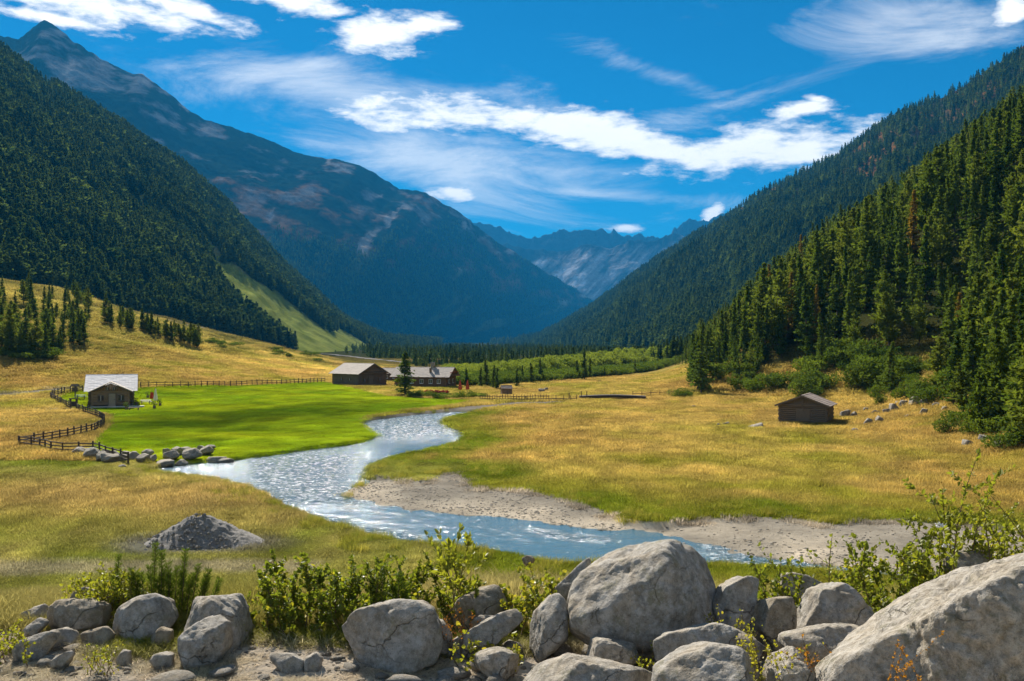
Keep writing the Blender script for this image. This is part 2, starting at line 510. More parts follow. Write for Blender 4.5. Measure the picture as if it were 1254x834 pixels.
def gz(x, y, sd=None):
    x = np.asarray(x, float); y = np.asarray(y, float)
    z = land(x, y)
    near = (y > 35) & (y < 240) & (np.abs(x) < 90)
    if np.any(near):
        xs, ys, zs = x[near], y[near], z[near]
        sd = river_sd(xs, ys)
        sd = sd + 0.25 * fbm(xs / 2.0, ys / 2.0, oct=3)
        bch = in_poly(xs, ys, BEACH)
        bd = poly_dist(xs, ys, BEACH)
        inner = np.where(bch, np.clip(bd / 1.2, 0, 1), 0)
        bank = lerp(-0.95, zs, sstep(-0.15, 0.75, sd))
        beachz = np.minimum(WL - 0.02 + 0.055 * sd + 0.06 * fbm(xs / 3, ys / 3, oct=3), -0.02)
        zo = lerp(bank, beachz, sstep(0, 0.8, inner))
        zi = np.maximum(-1.15, WL - 0.12 + 0.35 * sd)
        zz = np.where(sd > 0, zo, zi)
        z = z.copy(); z[near] = zz
    return z
def gz1(x, y): return float(gz(np.array([x]), np.array([y]))[0])
def hit(px, py, dmax=900):
    """ground point seen at a pixel of the photograph"""
    d = np.concatenate([np.arange(8, 60, .1), np.arange(60, dmax, 0.5)])
    x = (px - CX) / F * d
    zr = CAMZ + (CY - py) / F * d
    z = land(x, d)
    k = np.argmax(z >= zr)
    if z[k] < zr[k]:
        k = len(d) - 1
    return float(x[k]), float(d[k]), gz1(x[k], d[k])

LUSH = [hit(a, b)[:2] for a, b in [(98, 553), (112, 536), (130, 520), (128, 508), (92, 503), (64, 489), (70, 482), (100, 478), (170, 474.5), (300, 471.5), (400, 467), (430, 474), (480, 485), (540, 488), (585, 490),
        (560, 497), (500, 503), (452, 510), (436, 518), (462, 533), (447, 541), (380, 550), (285, 562), (200, 569), (140, 564)]]
C_GOLD = np.array([0.57, 0.43, 0.11]); C_GOLD2 = np.array([0.48, 0.325, 0.09]); C_OLIVE = np.array([0.32, 0.30, 0.035]); C_GREEN = np.array([0.20, 0.25, 0.018])
C_LUSH = np.array([0.32, 0.455, 0.014]); C_SAND = np.array([0.68, 0.57, 0.42]); C_GRAVEL = np.array([0.38, 0.33, 0.255]); C_DIRT = np.array([0.46, 0.39, 0.30])
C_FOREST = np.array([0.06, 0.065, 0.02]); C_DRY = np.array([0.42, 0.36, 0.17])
TRACKS = []
def cover(x, y, z):
    """ground colour, grass amount 0..1, grass height"""
    n = len(x)
    big = fbm(x / 22, y / 30, oct=4); mid = fbm(x / 6, y / 9 + 5, oct=4)
    col = c3(np.clip(0.5 + 0.55 * big, 0, 1), C_GOLD2, C_GOLD)
    gr = np.clip(0.20 + 0.65 * mid + .3 * big, 0, 1)
    col = c3(gr, (1, 1, 1), (0, 0, 0)) * col + c3(gr, (0, 0, 0), (1, 1, 1)) * C_OLIVE
    amt = np.ones(n); hgt = np.full(n, 0.42)
    # slopes: duller, more olive
    sl = np.clip((z - 3) / 10, 0, 1) * (y > 60)
    col = col * (1 - sl[:, None]) + sl[:, None] * c3(np.clip(0.45 + 0.5 * mid, 0, 1), (0.36, 0.28, 0.065), (0.23, 0.21, 0.04))
    hgt = np.where(sl > 0.3, 0.35, hgt)
    fs = sstep(300, 480, y - 0.25 * (-x) + 30 * mid) * (x < 40)
    col = col * (1 - fs[:, None]) + fs[:, None] * c3(np.clip(0.5 + 0.7 * mid, 0, 1), (0.15, 0.115, 0.035), (0.085, 0.085, 0.024))
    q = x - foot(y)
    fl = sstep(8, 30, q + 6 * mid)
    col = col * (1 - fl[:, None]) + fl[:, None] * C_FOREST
    sd = np.full(n, 99.0); bd = np.full(n, 99.0); bch = np.zeros(n, bool)
    near = (y > 35) & (y < 240) & (np.abs(x) < 90)
    if np.any(near):
        sd[near] = river_sd(x[near], y[near])
        bch[near] = in_poly(x[near], y[near], BEACH)
        bd[near] = poly_dist(x[near], y[near], BEACH)
    # green margin along the water and the beach, on the right bank wide
    md = np.minimum(np.where(bch, 0, bd), np.abs(sd))
    width = np.where(x > -8, 9.0, 5.0)
    gm = (1 - sstep(0.25, 1.0, md / width + 0.25 * mid)) * (y < 170)
    gm = np.where(x < -20, gm * 0.55, gm)
    col = col * (1 - gm[:, None]) + gm[:, None] * c3(np.clip(0.5 + 0.6 * mid, 0, 1), C_GREEN, C_OLIVE)
    hgt = lerp(hgt, 0.26, gm)
    # near left flat: olive and yellow mix
    nl = (y > 30) & (y < 100) & (x < -4)
    t = np.clip(0.5 + 0.7 * mid + 0.5 * big, 0, 1)
    band = np.exp(-((y - 76) / 12) ** 2) * (x < -14)
    tcol = c3(t, (0.24, 0.275, 0.03), (0.46, 0.39, 0.12)) * (1 - 0.75 * band[:, None]) + 0.75 * band[:, None] * np.array([0.50, 0.34, 0.12])
    col = np.where(nl[:, None], tcol, col); hgt = np.where(nl, 0.2 + 0.2 * band, hgt)
    # dry pale strip round the gravel heap and the bank below the camera
    dp = np.hypot((x - DIRT_PILE[0]) / 1.5, (y - DIRT_PILE[1] + 0.5))
    dry = (1 - sstep(2.2, 4.4, dp + 1.3 * mid)) * .85
    path = (1 - sstep(0.8, 2.4, np.abs(y - 52.5 - 0.06 * (x + 18) + 1.2 * big))) * (x < -10) * (x > -45)
    dry2 = np.maximum(path * 0.85, 0)
    col = col * (1 - dry2[:, None]) + dry2[:, None] * np.array([0.40, 0.35, 0.22])
    amt = amt * (1 - 0.75 * dry2)
    col = col * (1 - dry[:, None]) + dry[:, None] * np.array([0.19, 0.172, 0.14])
    amt = amt * (1 - dry)
    bk = (y >= 12) & (y < 40)
    col = np.where(bk[:, None], c3(np.clip(0.5 + 0.6 * mid, 0, 1), (0.27, 0.25, 0.04), (0.48, 0.40, 0.15)), col)
    hgt = np.where(bk, 0.16, hgt)
    # trampled dirt in front of the boulders
    dm = fbm(x / 1.1, y / 0.8, oct=4)
    dirt = (y < 12.6) * np.clip(1.15 - sstep(11.2, 12.8, y) + 0.9 * dm, 0, 1)
    dirt = np.where(y < 11.5, np.clip(0.93 + 0.3 * dm, 0, 1), dirt)
    fg = y < 12.6
    fgc = c3(np.clip(0.5 + 0.8 * dm, 0, 1), (0.24, 0.24, 0.035), (0.46, 0.38, 0.13))
    col = np.where(fg[:, None], fgc, col)
    col = col * (1 - dirt[:, None]) + dirt[:, None] * c3(np.clip(0.5 + mid, 0, 1), (0.50, 0.42, 0.32), C_DIRT * 1.25)
    amt = np.where(fg, (1 - dirt) ** 1.2, amt); hgt = np.where(fg, 0.09, hgt)
    # lush hay meadow
    lu = in_poly(x, y, LUSH)
    lm = np.clip(0.5 + 0.8 * mid, 0, 1)
    lm2 = np.clip(0.5 + 0.9 * fbm(x / 18 + 3, y / 9, oct=4), 0, 1)
    col = np.where(lu[:, None], c3(lm, C_LUSH * 0.85, C_LUSH * np.array([1.25, 1.08, 1.0])) * c3(lm2, (.92, .97, 1), (1.12, 1.03, 1.1)), col)
    hgt = np.where(lu, 0.07, hgt)
    # sand, gravel
    t = np.clip(0.5 + 0.9 * mid + 0.3 * big - 0.14 * np.clip(sd - 3, 0, 6) + (x > -3) * 0.25, 0, 1)
    sandc = c3(t, C_GRAVEL, C_SAND)
    col = np.where(bch[:, None], sandc, col); 
    tuft = bch & (bd < 1.4) & (sd > 3) & (fbm(x / .8, y / .8, oct=3) > 0.15)
    amt = np.where(bch, np.where(tuft, 0.5, 0), amt)
    fgv = in_poly(x, y, FARGRAVEL)
    col = np.where(fgv[:, None], C_GRAVEL * 0.9, col); amt = np.where(fgv, 0, amt)
    bed = sd < 0.12
    col = np.where(bed[:, None], np.array([0.16, 0.16, 0.13]), col); amt = np.where(sd < 0.25, 0, amt)
    amt = amt * (1 - 0.4 * fl)
    for line, w, cc in TRACKS:
        td = poly_dist(x, y, line, False) + 0.35 * mid * w
        k = 1 - sstep(w * .8, w * 1.5, td)
        amt = amt * (1 - k); col = col * (1 - k[:, None]) + k[:, None] * np.array(cc)
    return col, amt, hgt
TRACKS += [([hit(a, b)[:2] for a, b in L], w, c) for L, w, c in [
    ([(-60, 487), (0, 483.5), (40, 480.5), (70, 477.5), (104, 476)], 2.0, (.40, .35, .26)), ([(-60, 503), (0, 502.5), (50, 502.5), (86, 502.5)], .9, (.36, .32, .2))]]

def build_ground():
    ys = [-30.0]
    while ys[-1] < 15500:
        y = ys[-1]
        ys.append(y + (0.16 if 8 < y < 20 else max(0.30, 0.0095 * abs(y)) if y < 1000 else 0.05 * y))
    ys = np.array(ys)
    t = np.concatenate([np.linspace(-3.0, -0.70, 26)[:-1], np.linspace(-0.70, 0.70, 560), np.linspace(0.70, 3.0, 26)[1:]])
    Y, T = np.meshgrid(ys, t, indexing='ij')
    X = T * (np.abs(Y) + 6.0)
    x, y = X.ravel(), Y.ravel()
    z = gz(x, y)
    z = np.where(y > 5000, np.minimum(z, 0) - 0 * y, z)
    col, amt, hgt = cover(x, y, z)
    far = np.maximum(sstep(480, 760, y + 0.3 * x), sstep(350, 430, y) * (x > -75) * (x < 75))
    col = col * (1 - far[:, None]) + far[:, None] * C_FOREST
    me = mesh_np('ground', np.stack([x, y, z], 1), grid_faces(len(ys), len(t)), [M_GROUND])
    vcol(me, 'Col', col)
    return add('ground', me, kind='structure', label='golden and green valley floor of meadow grass, sand and dirt', cat='ground')
build_ground()

# ------------------------------------------------------------------ the stream
def make_water():
    m, b, out = new_mat('stream_water')
    p = geopos(b)
    mp = b.n('ShaderNodeMapping'); b.put(mp.inputs[0], p)
    mp.inputs['Rotation'].default_value = (0, 0, R(8)); mp.inputs['Scale'].default_value = (0.7, 0.9, 1)
    h1 = b.noise(mp.outputs[0], 1.1, 5, 0.65, 0.6)
    h2 = b.noise(mp.outputs[0], 4.5, 4, 0.65, 0.4)
    rap = b.n('ShaderNodeAttribute', attribute_name='rapid').outputs['Fac']
    h = b.m('ADD', b.m('MULTIPLY', h1, 0.9), b.m('MULTIPLY', h2, 0.26))
    bp = b.n('ShaderNodeBump'); b.put(bp.inputs['Height'], h)
    b.put(bp.inputs['Strength'], b.mapr(rap, 0, 1, 0.55, 1.0)); b.put(bp.inputs['Distance'], b.mapr(rap, 0, 1, 0.24, 0.85))
    foam = b.m('MULTIPLY', b.mapr(b.noise(mp.outputs[0], 2.6, 6, 0.75, 0.8), 0.52, 0.66), b.mapr(rap, 0.35, 1.0))
    col = b.mix(foam, (0.06, 0.14, 0.19), (0.75, 0.78, 0.80))
    principled(b, out, col, b.mapr(foam, 0, 1, 0.11, 0.6), bp.outputs[0], 0.6, IOR=1.333)
    return m
def build_water():
    ys = [40.0]
    while ys[-1] < 185:
        ys.append(ys[-1] + max(0.14, 0.0035 * ys[-1]))
    ys = np.array(ys); t = np.linspace(-0.48, 0.75, 520)
    Y, T = np.meshgrid(ys, t, indexing='ij'); X = T * Y
    x, y = X.ravel(), Y.ravel()
    sd = river_sd(x, y)
    keep = sd < 1.3
    # how wild the water is, along the stream
    px, py = project(x, y, np.full_like(x, WL))
    soft = lambda c, lo, hi, w: sstep(lo - w, lo + w, c) * (1 - sstep(hi - w, hi + w, c))
    wv = 14 * fbm(x / 5, y / 5, oct=3)
    rap = soft(py + 0.6 * wv, 548, 615, 14) * soft(px + wv, 300, 440, 34)
    rap = np.maximum(rap, soft(py + .4 * wv, 503, 536, 8) * soft(px + wv, 425, 590, 26))
    rap = np.maximum(rap, soft(py - (640 + (px - 400) * 0.19) + .3 * wv, -6, 7, 5) * soft(px, 370, 520, 30))
    rap = np.maximum(rap, 0.8 * soft(py - (655 + (px - 690) * 0.12) + .3 * wv, -5, 5, 5) * soft(px, 650, 750, 26))
    rap = np.maximum(rap, 0.8 * sstep(830, 880, px))
    rap = np.clip(rap + 0.15, 0, 1)
    z = WL + 0.05 * fbm(x / 1.1, y / 2.0, oct=4) * (0.3 + rap)
    f = grid_faces(len(ys), len(t))
    f = f[keep[f].all(1)]
    used = np.unique(f); mp = np.full(len(x), -1); mp[used] = np.arange(len(used))
    me = mesh_np('stream', np.stack([x, y, z], 1)[used], mp[f], [make_water()])
    a = me.attributes.new('rapid', 'FLOAT', 'POINT'); a.data.foreach_set('value', rap[used].astype(np.float32))
    return add('river', me, kind='structure', label='glittering mountain stream winding through the meadows', cat='river')
build_water()

# ------------------------------------------------------------------ mountains
def resample(pts, u):
    pts = np.array(pts, float)
    s = np.concatenate([[0], np.cumsum(np.hypot(np.diff(pts[:, 0]), np.diff(pts[:, 1])))])
    s /= s[-1]
    return np.stack([np.interp(u, s, pts[:, k]) for k in range(pts.shape[1])], 1)
def to3(pts):
    return np.stack([P(a, b, d) for a, b, d in pts])
def mountain(name, label, crest, footl, nu, nv, amp, gully, profile, colorfn, mat, seed=0, jag=0.0, back=0.5, rugged=0.0):
    """crest and foot lines (pixel, pixel, distance); a real slope between them and a back side behind the crest"""
    u = np.linspace(0, 1, nu)
    C = to3(resample(crest, u)); Fo = to3(resample(footl, u))
    vs = np.concatenate([np.linspace(0, 1, nv), 1 + np.linspace(0, 1, 8)[1:]])
    U, V = np.meshgrid(u, vs, indexing='ij')
    Cc, Ff = C[:, None, :], Fo[:, None, :]
    v = np.minimum(V, 1)[..., None]
    pts = Ff + (Cc - Ff) * v
    pts[..., 2] = Ff[..., 2] + (Cc[..., 2] - Ff[..., 2]) * (v[..., 0] ** profile)
    bk = np.maximum(V - 1, 0)[..., None]
    d = Cc - Ff; d[..., 2] = 0
    pts = pts + d * bk * back
    pts[..., 2] -= bk[..., 0] * (Cc[..., 2] + 30) * 0.9
    H = np.maximum(Cc[..., 2] - Ff[..., 2], 20)
    x, y = pts[..., 0], pts[..., 1]
    L = amp * 6
    n = fbm(x / L + seed, y / L, pts[..., 2] / L, oct=6, gain=0.55)
    g = ridged(U * gully + seed + 0.4 * fbm(U * 9, V * 3 + seed, oct=3), V * 1.1 + seed, oct=6, gain=0.6) - 0.6
    env = np.clip(np.sin(np.clip(V, 0, 1) * math.pi), 0, 1) ** 0.7 + 0.04
    if rugged:
        Lr = 620.0
        rg = ridged(x / Lr + seed, y / Lr * .8, pts[..., 2] / Lr * .7, oct=7, gain=0.62) - 0.62
        fine = fbm(x / 60, y / 90, pts[..., 2] / 45, oct=4, gain=.6)
        hi = 0.35 + 0.65 * sstep(.35, .8, V)
        pts[..., 2] += env * hi * (rugged * rg + 7.0 * fine) * np.minimum(H / 900, 1) ** 1.3
        g = g * .35; n = n * .5
    pts[..., 2] += amp * np.minimum(H / 300, 1) * env * (n * 0.8 + g * 1.5)
    if jag:
        pts[..., 2] += jag * fbm(U * nu / 5, V * 0 + seed, oct=4) * (V > 0.9)
    pv = pts.reshape(-1, 3)
    me = mesh_np(name, pv, grid_faces(nu, len(vs)), [mat])
    px, py = project(pv[:, 0], pv[:, 1], pv[:, 2])
    cols, forest = colorfn(px, py, pv, U.ravel(), V.ravel())
    vcol(me, 'Col', cols)
    o = add(name, me, kind='structure', label=label, cat='mountain')
    return dict(pts=pts, forest=forest.reshape(U.shape), V=V, U=U)

ROCKC = np.array([0.085, 0.082, 0.075]); BROWN = np.array([0.125, 0.058, 0.018]); ALPG = np.array([0.048, 0.060, 0.022]); FORC = np.array([0.012, 0.036, 0.020]); CLEAR = np.array([0.17, 0.18, 0.045])
def blend(a, b, t): return a * (1 - t[:, None]) + np.asarray(b) * t[:, None]

def colB(px, py, p, U, V):
    n = fbm(p[:, 0] / 450, p[:, 1] / 750, p[:, 2] / 300, oct=6, gain=.6); n2 = fbm(p[:, 0] / 130 + 9, p[:, 1] / 300, p[:, 2] / 90, oct=5, gain=.6)
    st = fbm(U * 70 + 0.5 * n, V * 4, oct=4)
    line = np.interp(px, [0, 100, 200, 300, 400, 500, 560, 640, 730], [210, 190, 240, 290, 300, 300, 300, 330, 372])   # tree line in the photograph
    t = sstep(-26, 26, (line - py) + 34 * n + 22 * st)
    c = np.tile(FORC, (len(px), 1))
    c = blend(c, (0.024, 0.042, 0.024), np.clip(t * 0.9, 0, 1))
    patch = sstep(-0.1, 0.5, n2 + 0.5 * n + 0.25 * st)
    c = blend(c, BROWN * 2.1, t * patch * np.clip((px - 120) / 120, 0, 1) * np.clip(0.6 + n, 0, 1))
    t2 = sstep(-25, 30, (np.interp(px, [0, 100, 200, 300, 400, 560], [230, 240, 280, 270, 240, 268]) - py) + 30 * n2 + 25 * st)
    c = blend(c, (0.25, 0.24, 0.23), t2 * sstep(0.0, 0.6, n2 + 0.3 * st + .15 * (px < 260)) * .9)
    c = blend(c, (0.40, 0.35, 0.31), t * sstep(0.55, 0.9, st + 0.45 * n2) * 0.8)
    stripe = (1 - t) * sstep(0.45, 0.8, st + 0.35 * n2) * 0.6
    c = blend(c, CLEAR, stripe)
    return c, (1 - t) * (1 - stripe)
MB_ = mountain('mountain', 'high blue-grey mountain with pointed peak and brown alpine slopes',
    [(-420, 120, 4050), (-200, 70, 4200), (-60, 58, 4350), (0, 43, 4500), (23, 48, 4545), (40, 34, 4590), (54, 23, 4620), (66, 30, 4620), (90, 51, 4635), (122, 71, 4665), (155, 88, 4710), (176, 92, 4740),
     (194, 104, 4785), (223, 129, 4845), (252, 146, 4905), (306, 162, 5025), (374, 191, 5250), (410, 196, 5370), (441, 202, 5490), (489, 231, 5700), (523, 236, 5850), (570, 266, 6150), (605, 294, 6450),
     (659, 327, 6900), (691, 346, 7200), (730, 370, 7500), (800, 414, 8100)],
    [(-420, 400, 2250), (100, 410, 2550), (350, 417, 3000), (480, 419, 3750), (540, 420, 4800), (585, 420, 5500), (650, 420, 6500)], 640, 250, 26, 40, 0.95, colB, M_MOUNT, 3.1, 7.0, rugged=105.0)

def colA(px, py, p, U, V):
    n = fbm(p[:, 0] / 70, p[:, 1] / 70, p[:, 2] / 70, oct=5, gain=.6)
    st = fbm(U * 60 + 0.6 * n, V * 3, oct=4)
    c = np.tile(FORC * 1.1, (len(px), 1))
    t = sstep(0.10, 0.65, st + 0.6 * n)
    t = np.maximum(t, sstep(0.2, 0.6, n + 0.3 * st) * np.clip((260 - px) / 120, 0, 1) * (py > 190))
    c = blend(c, (0.27, 0.27, 0.10), t * 0.9)
    gl = [(258, 322), (286, 327), (328, 354), (379, 393), (438, 431), (428, 441), (396, 441), (358, 424), (312, 391), (274, 353)]
    g2 = [(400, 408), (415, 405), (470, 436), (440, 442)]
    d = np.where(in_poly(px, py, gl) | in_poly(px, py, g2), 1.0, 0.0)
    dd = np.minimum(poly_dist(px, py, gl), poly_dist(px, py, g2))
    g = np.where(d > 0, 1.0, 1 - sstep(0, 5, dd + 5 * n))
    gn = np.clip(.5 + .9 * fbm(p[:, 0] / 18, p[:, 1] / 30, oct=5, gain=.65), 0, 1)
    c = c * (1 - g[:, None]) + g[:, None] * c3(gn, (0.20, 0.24, 0.04), (0.38, 0.40, 0.08))
    return c, (1 - 0.85 * t) * (1 - g)
MA_ = mountain('hillside', 'steep dark forested hillside above the left-hand meadow',
    [(-420, -120, 1200), (-200, -40, 1350), (-60, 25, 1450), (0, 62, 1500), (36, 91, 1530), (86, 119, 1570), (144, 155, 1620), (187, 184, 1660), (230, 210, 1700), (280, 254, 1760), (324, 303, 1830),
     (355, 335, 1900), (386, 360, 1960), (420, 393, 2050), (470, 416, 2300), (540, 420, 2900)],
    [(-420, 330, 420), (-150, 335, 480), (0, 352, 560), (130, 384, 640), (220, 406, 710), (300, 419, 800), (370, 430, 920), (430, 434, 1120), (540, 424, 2600)], 300, 150, 22, 16, 1.0, colA, M_SLOPE, 11.0, 0.0)

def colD(px, py, p, U, V):
    n = fbm(p[:, 0] / 150, p[:, 1] / 200, p[:, 2] / 90, oct=5, gain=.6)
    st = fbm(U * 55 + 0.5 * n, V * 3 + 4, oct=4)
    crest_y = np.interp(px, [620, 736, 854, 944, 1027, 1113, 1185, 1254], [435, 364, 280, 226, 186, 134, 102, 55])
    width = np.interp(px, [850, 1000, 1100, 1254], [8, 36, 75, 120])
    t = sstep(-12, 12, crest_y + width - py + 22 * n + 12 * st)
    c = np.tile(FORC * 1.15, (len(px), 1))
    c = blend(c, BROWN * 1.9, t * np.clip(0.6 + 0.8 * st, 0, 1)); c = blend(c, ALPG, t * np.clip(0.3 - 0.8 * st, 0, 1))
    c = blend(c, ROCKC * 0.8, t * sstep(0.25, 0.7, n) * (px > 1050))
    cl = sstep(0.30, 0.65, st + 0.45 * n) * (1 - t) * 0.8
    c = blend(c, (0.32, 0.31, 0.12), cl)
    return c, (1 - t * 0.85) * (1 - 0.8 * cl)
MD_ = mountain('mountain', 'forested mountain flank on the right rising to a brown rocky crest',
    [(600, 419, 3900), (621, 417, 3750), (660, 412, 3600), (691, 396, 3450), (736, 369, 3300), (787, 331, 3150), (851, 289, 2980), (890, 267, 2850), (944, 231, 2700), (987, 209, 2580), (1027, 190, 2480), (1059, 168, 2400),
     (1084, 152, 2340), (1113, 136, 2280), (1156, 119, 2200), (1185, 103, 2130), (1254, 56, 2000), (1350, -10, 1850), (1600, -160, 1600)],
    [(600, 423, 3700), (640, 424, 2900), (690, 426, 2000), (760, 428, 1300), (850, 430, 950), (1000, 430, 800), (1200, 430, 700), (1600, 425, 600)], 300, 130, 34, 22, 1.0, colD, M_MOUNT, 21.0, 2.5)

def colC(px, py, p, U, V):
    n = fbm(p[:, 0] / 300, p[:, 1] / 400, p[:, 2] / 200, oct=6, gain=.62); n2 = fbm(p[:, 0] / 90, p[:, 1] / 120, p[:, 2] / 60, oct=5, gain=.6)
    c = np.tile(np.array([0.06, 0.065, 0.06]), (len(px), 1))
    c = blend(c, ROCKC, np.clip(0.2 + 0.8 * n2, 0, 1))
    return c, np.zeros(len(px))
mountain('mountain', 'jagged blue ridge closing the far end of the valley',
    [(480, 250, 10500), (560, 262, 10500), (580, 271, 10500), (602, 273, 10500), (620, 282, 10500), (634, 290, 10500), (653, 292, 10500), (672, 284, 10500), (690, 281, 10500), (704, 281, 10500), (733, 280, 10500), (746, 286, 10500), (751, 281, 10500),
     (765, 290, 10500), (781, 287, 10500), (806, 289, 10500), (822, 285, 10500), (832, 276, 10500), (844, 269, 10500), (860, 273, 10500), (880, 262, 10500), (1000, 250, 10500)],
    [(480, 415, 9600), (700, 415, 9600), (1000, 415, 9600)], 420, 90, 50, 30, 1.0, colC, M_MOUNT, 5.0, 26.0, rugged=220.0)
def colC2(px, py, p, U, V):
    n = fbm(p[:, 0] / 260, p[:, 1] / 300, p[:, 2] / 160, oct=6, gain=.62); st = fbm(U * 26 + .5 * n, V * 5, oct=5, gain=.6)
    c = np.tile(np.array([0.05, 0.055, 0.04]), (len(px), 1))
    scree = [(650, 322), (690, 311), (730, 305), (770, 303), (800, 299), (845, 295), (838, 306), (815, 318), (795, 340), (765, 372), (735, 380), (700, 350)]
    dg = fbm((px + 0.9 * py) / 9, (py - .6 * px) / 40, oct=5, gain=.65)
    ins = np.where(in_poly(px, py, scree), 1.0, -1.0) * poly_dist(px, py, scree)
    t = sstep(-7, 7, ins + 9 * n + 4 * dg)
    c = blend(c, (0.50, 0.44, 0.40), t * np.clip(0.7 + 0.8 * dg, 0, 1))
    c = blend(c, (0.72, 0.70, 0.70), sstep(0.25, 0.7, dg + 0.5 * n) * t * .8)
    c = blend(c, (0.10, 0.09, 0.05), t * sstep(.45, .9, -dg + .3 * n))
    return c, np.zeros(len(px))
mountain('mountain', 'pale scree-covered massif in the gap between the valley slopes',
    [(520, 300, 8800), (600, 296, 8800), (650, 305, 8800), (690, 308, 8800), (720, 298, 8800), (745, 304, 8800), (775, 294, 8800), (800, 297, 8800), (825, 284, 8800), (845, 292, 8800), (870, 276, 8800), (1000, 262, 8800)],
    [(520, 416, 8000), (700, 416, 7800), (1000, 416, 8000)], 340, 150, 34, 15, 0.9, colC2, M_MOUNT, 15.0, 16.0, rugged=150.0)

# ------------------------------------------------------------------ scattering (stuff only)
def scatter(name, pts, rot, scl, idx, protos, label, cat, tcol=None, base_mesh_mats=()):
    """one object whose points carry instances of the prototype meshes"""
    pc = bpy.data.collections.new(name + '_kinds')
    for i, me in enumerate(protos):
        o = bpy.data.objects.new('%s_kind_%02d' % (name, i), me)
        pc.objects.link(o)
    me = bpy.data.meshes.new(name)
    n = len(pts)
    me.vertices.add(n); me.vertices.foreach_set('co', np.asarray(pts, np.float32).ravel())
    def at(nm, typ, dom, key, arr):
        a = me.attributes.new(nm, typ, dom); a.data.foreach_set(key, arr)
    at('rot', 'FLOAT_VECTOR', 'POINT', 'vector', np.asarray(rot, np.float32).ravel())
    at('scl', 'FLOAT_VECTOR', 'POINT', 'vector', np.asarray(scl, np.float32).ravel())
    at('idx', 'INT', 'POINT', 'value', np.asarray(idx, np.int32))
    if tcol is not None:
        c = np.ones((n, 4), np.float32); c[:, :3] = tcol
        at('tcol', 'FLOAT_COLOR', 'POINT', 'color', c.ravel())
    me.update()
    o = add(name, me, kind='stuff', label=label, cat=cat)
    ng = bpy.data.node_groups.new(name + '_nodes', 'GeometryNodeTree')
    ng.interface.new_socket('Geometry', in_out='INPUT', socket_type='NodeSocketGeometry')
    ng.interface.new_socket('Geometry', in_out='OUTPUT', socket_type='NodeSocketGeometry')
    gi = ng.nodes.new('NodeGroupInput'); go = ng.nodes.new('NodeGroupOutput')
    ip = ng.nodes.new('GeometryNodeInstanceOnPoints')
    ci = ng.nodes.new('GeometryNodeCollectionInfo')
    ci.inputs[0].default_value = pc
    ci.inputs['Separate Children'].default_value = True
    ci.inputs['Reset Children'].default_value = True
    def na(nm, t):
        q = ng.nodes.new('GeometryNodeInputNamedAttribute'); q.data_type = t
        q.inputs[0].default_value = nm
        return [s for s in q.outputs if s.enabled and s.name == 'Attribute'][0]
    L = ng.links.new
    L(gi.outputs[0], ip.inputs['Points']); L(ci.outputs[0], ip.inputs['Instance'])
    ip.inputs['Pick Instance'].default_value = True
    L(na('idx', 'INT'), ip.inputs['Instance Index'])
    L(na('rot', 'FLOAT_VECTOR'), ip.inputs['Rotation'])
    L(na('scl', 'FLOAT_VECTOR'), ip.inputs['Scale'])
    L(ip.outputs[0], go.inputs[0])
    md = o.modifiers.new('scatter', 'NODES'); md.node_group = ng
    return o
def zrot(n): 
    r = np.zeros((n, 3)); r[:, 2] = rng.random(n) * 6.283
    return r

# ------------------------------------------------------------------ conifers
def unit(v): return v / (np.linalg.norm(v, axis=-1, keepdims=True) + 1e-9)
def diamonds(c, a, b):
    """quads c-a, c+b, c+a, c-b"""
    v = np.stack([c - a, c + b * 1.0 + a * 0.15, c + a, c - b + a * 0.15], 1).reshape(-1, 3)
    f = np.arange(len(v)).reshape(-1, 4)
    return v, f
def tube(path, radii, n=6):
    path = np.asarray(path, float); k = len(path)
    t = unit(np.gradient(path, axis=0))
    ref = np.array([0.31, 0.17, 0.0]) + (np.abs(t[:, 2:3]) < 0.6) * np.array([0, 0, 1.0])
    s = unit(np.cross(t, ref)); w = np.cross(t, s)
    ang = np.arange(n) * 2 * math.pi / n
    v = path[:, None, :] + np.asarray(radii)[:, None, None] * (np.cos(ang)[None, :, None] * s[:, None, :] + np.sin(ang)[None, :, None] * w[:, None, :])
    v = v.reshape(-1, 3)
    f = []
    for i in range(k - 1):
        for j in range(n):
            f.append((i * n + j, i * n + (j + 1) % n, (i + 1) * n + (j + 1) % n, (i + 1) * n + j))
    return v, np.array(f, np.int32)
def merge(lst):
    vs, fs, o = [], [], 0
    for v, f in lst:
        vs.append(v); fs.append(np.asarray(f) + o); o += len(v)
    return np.concatenate(vs), np.concatenate(fs)
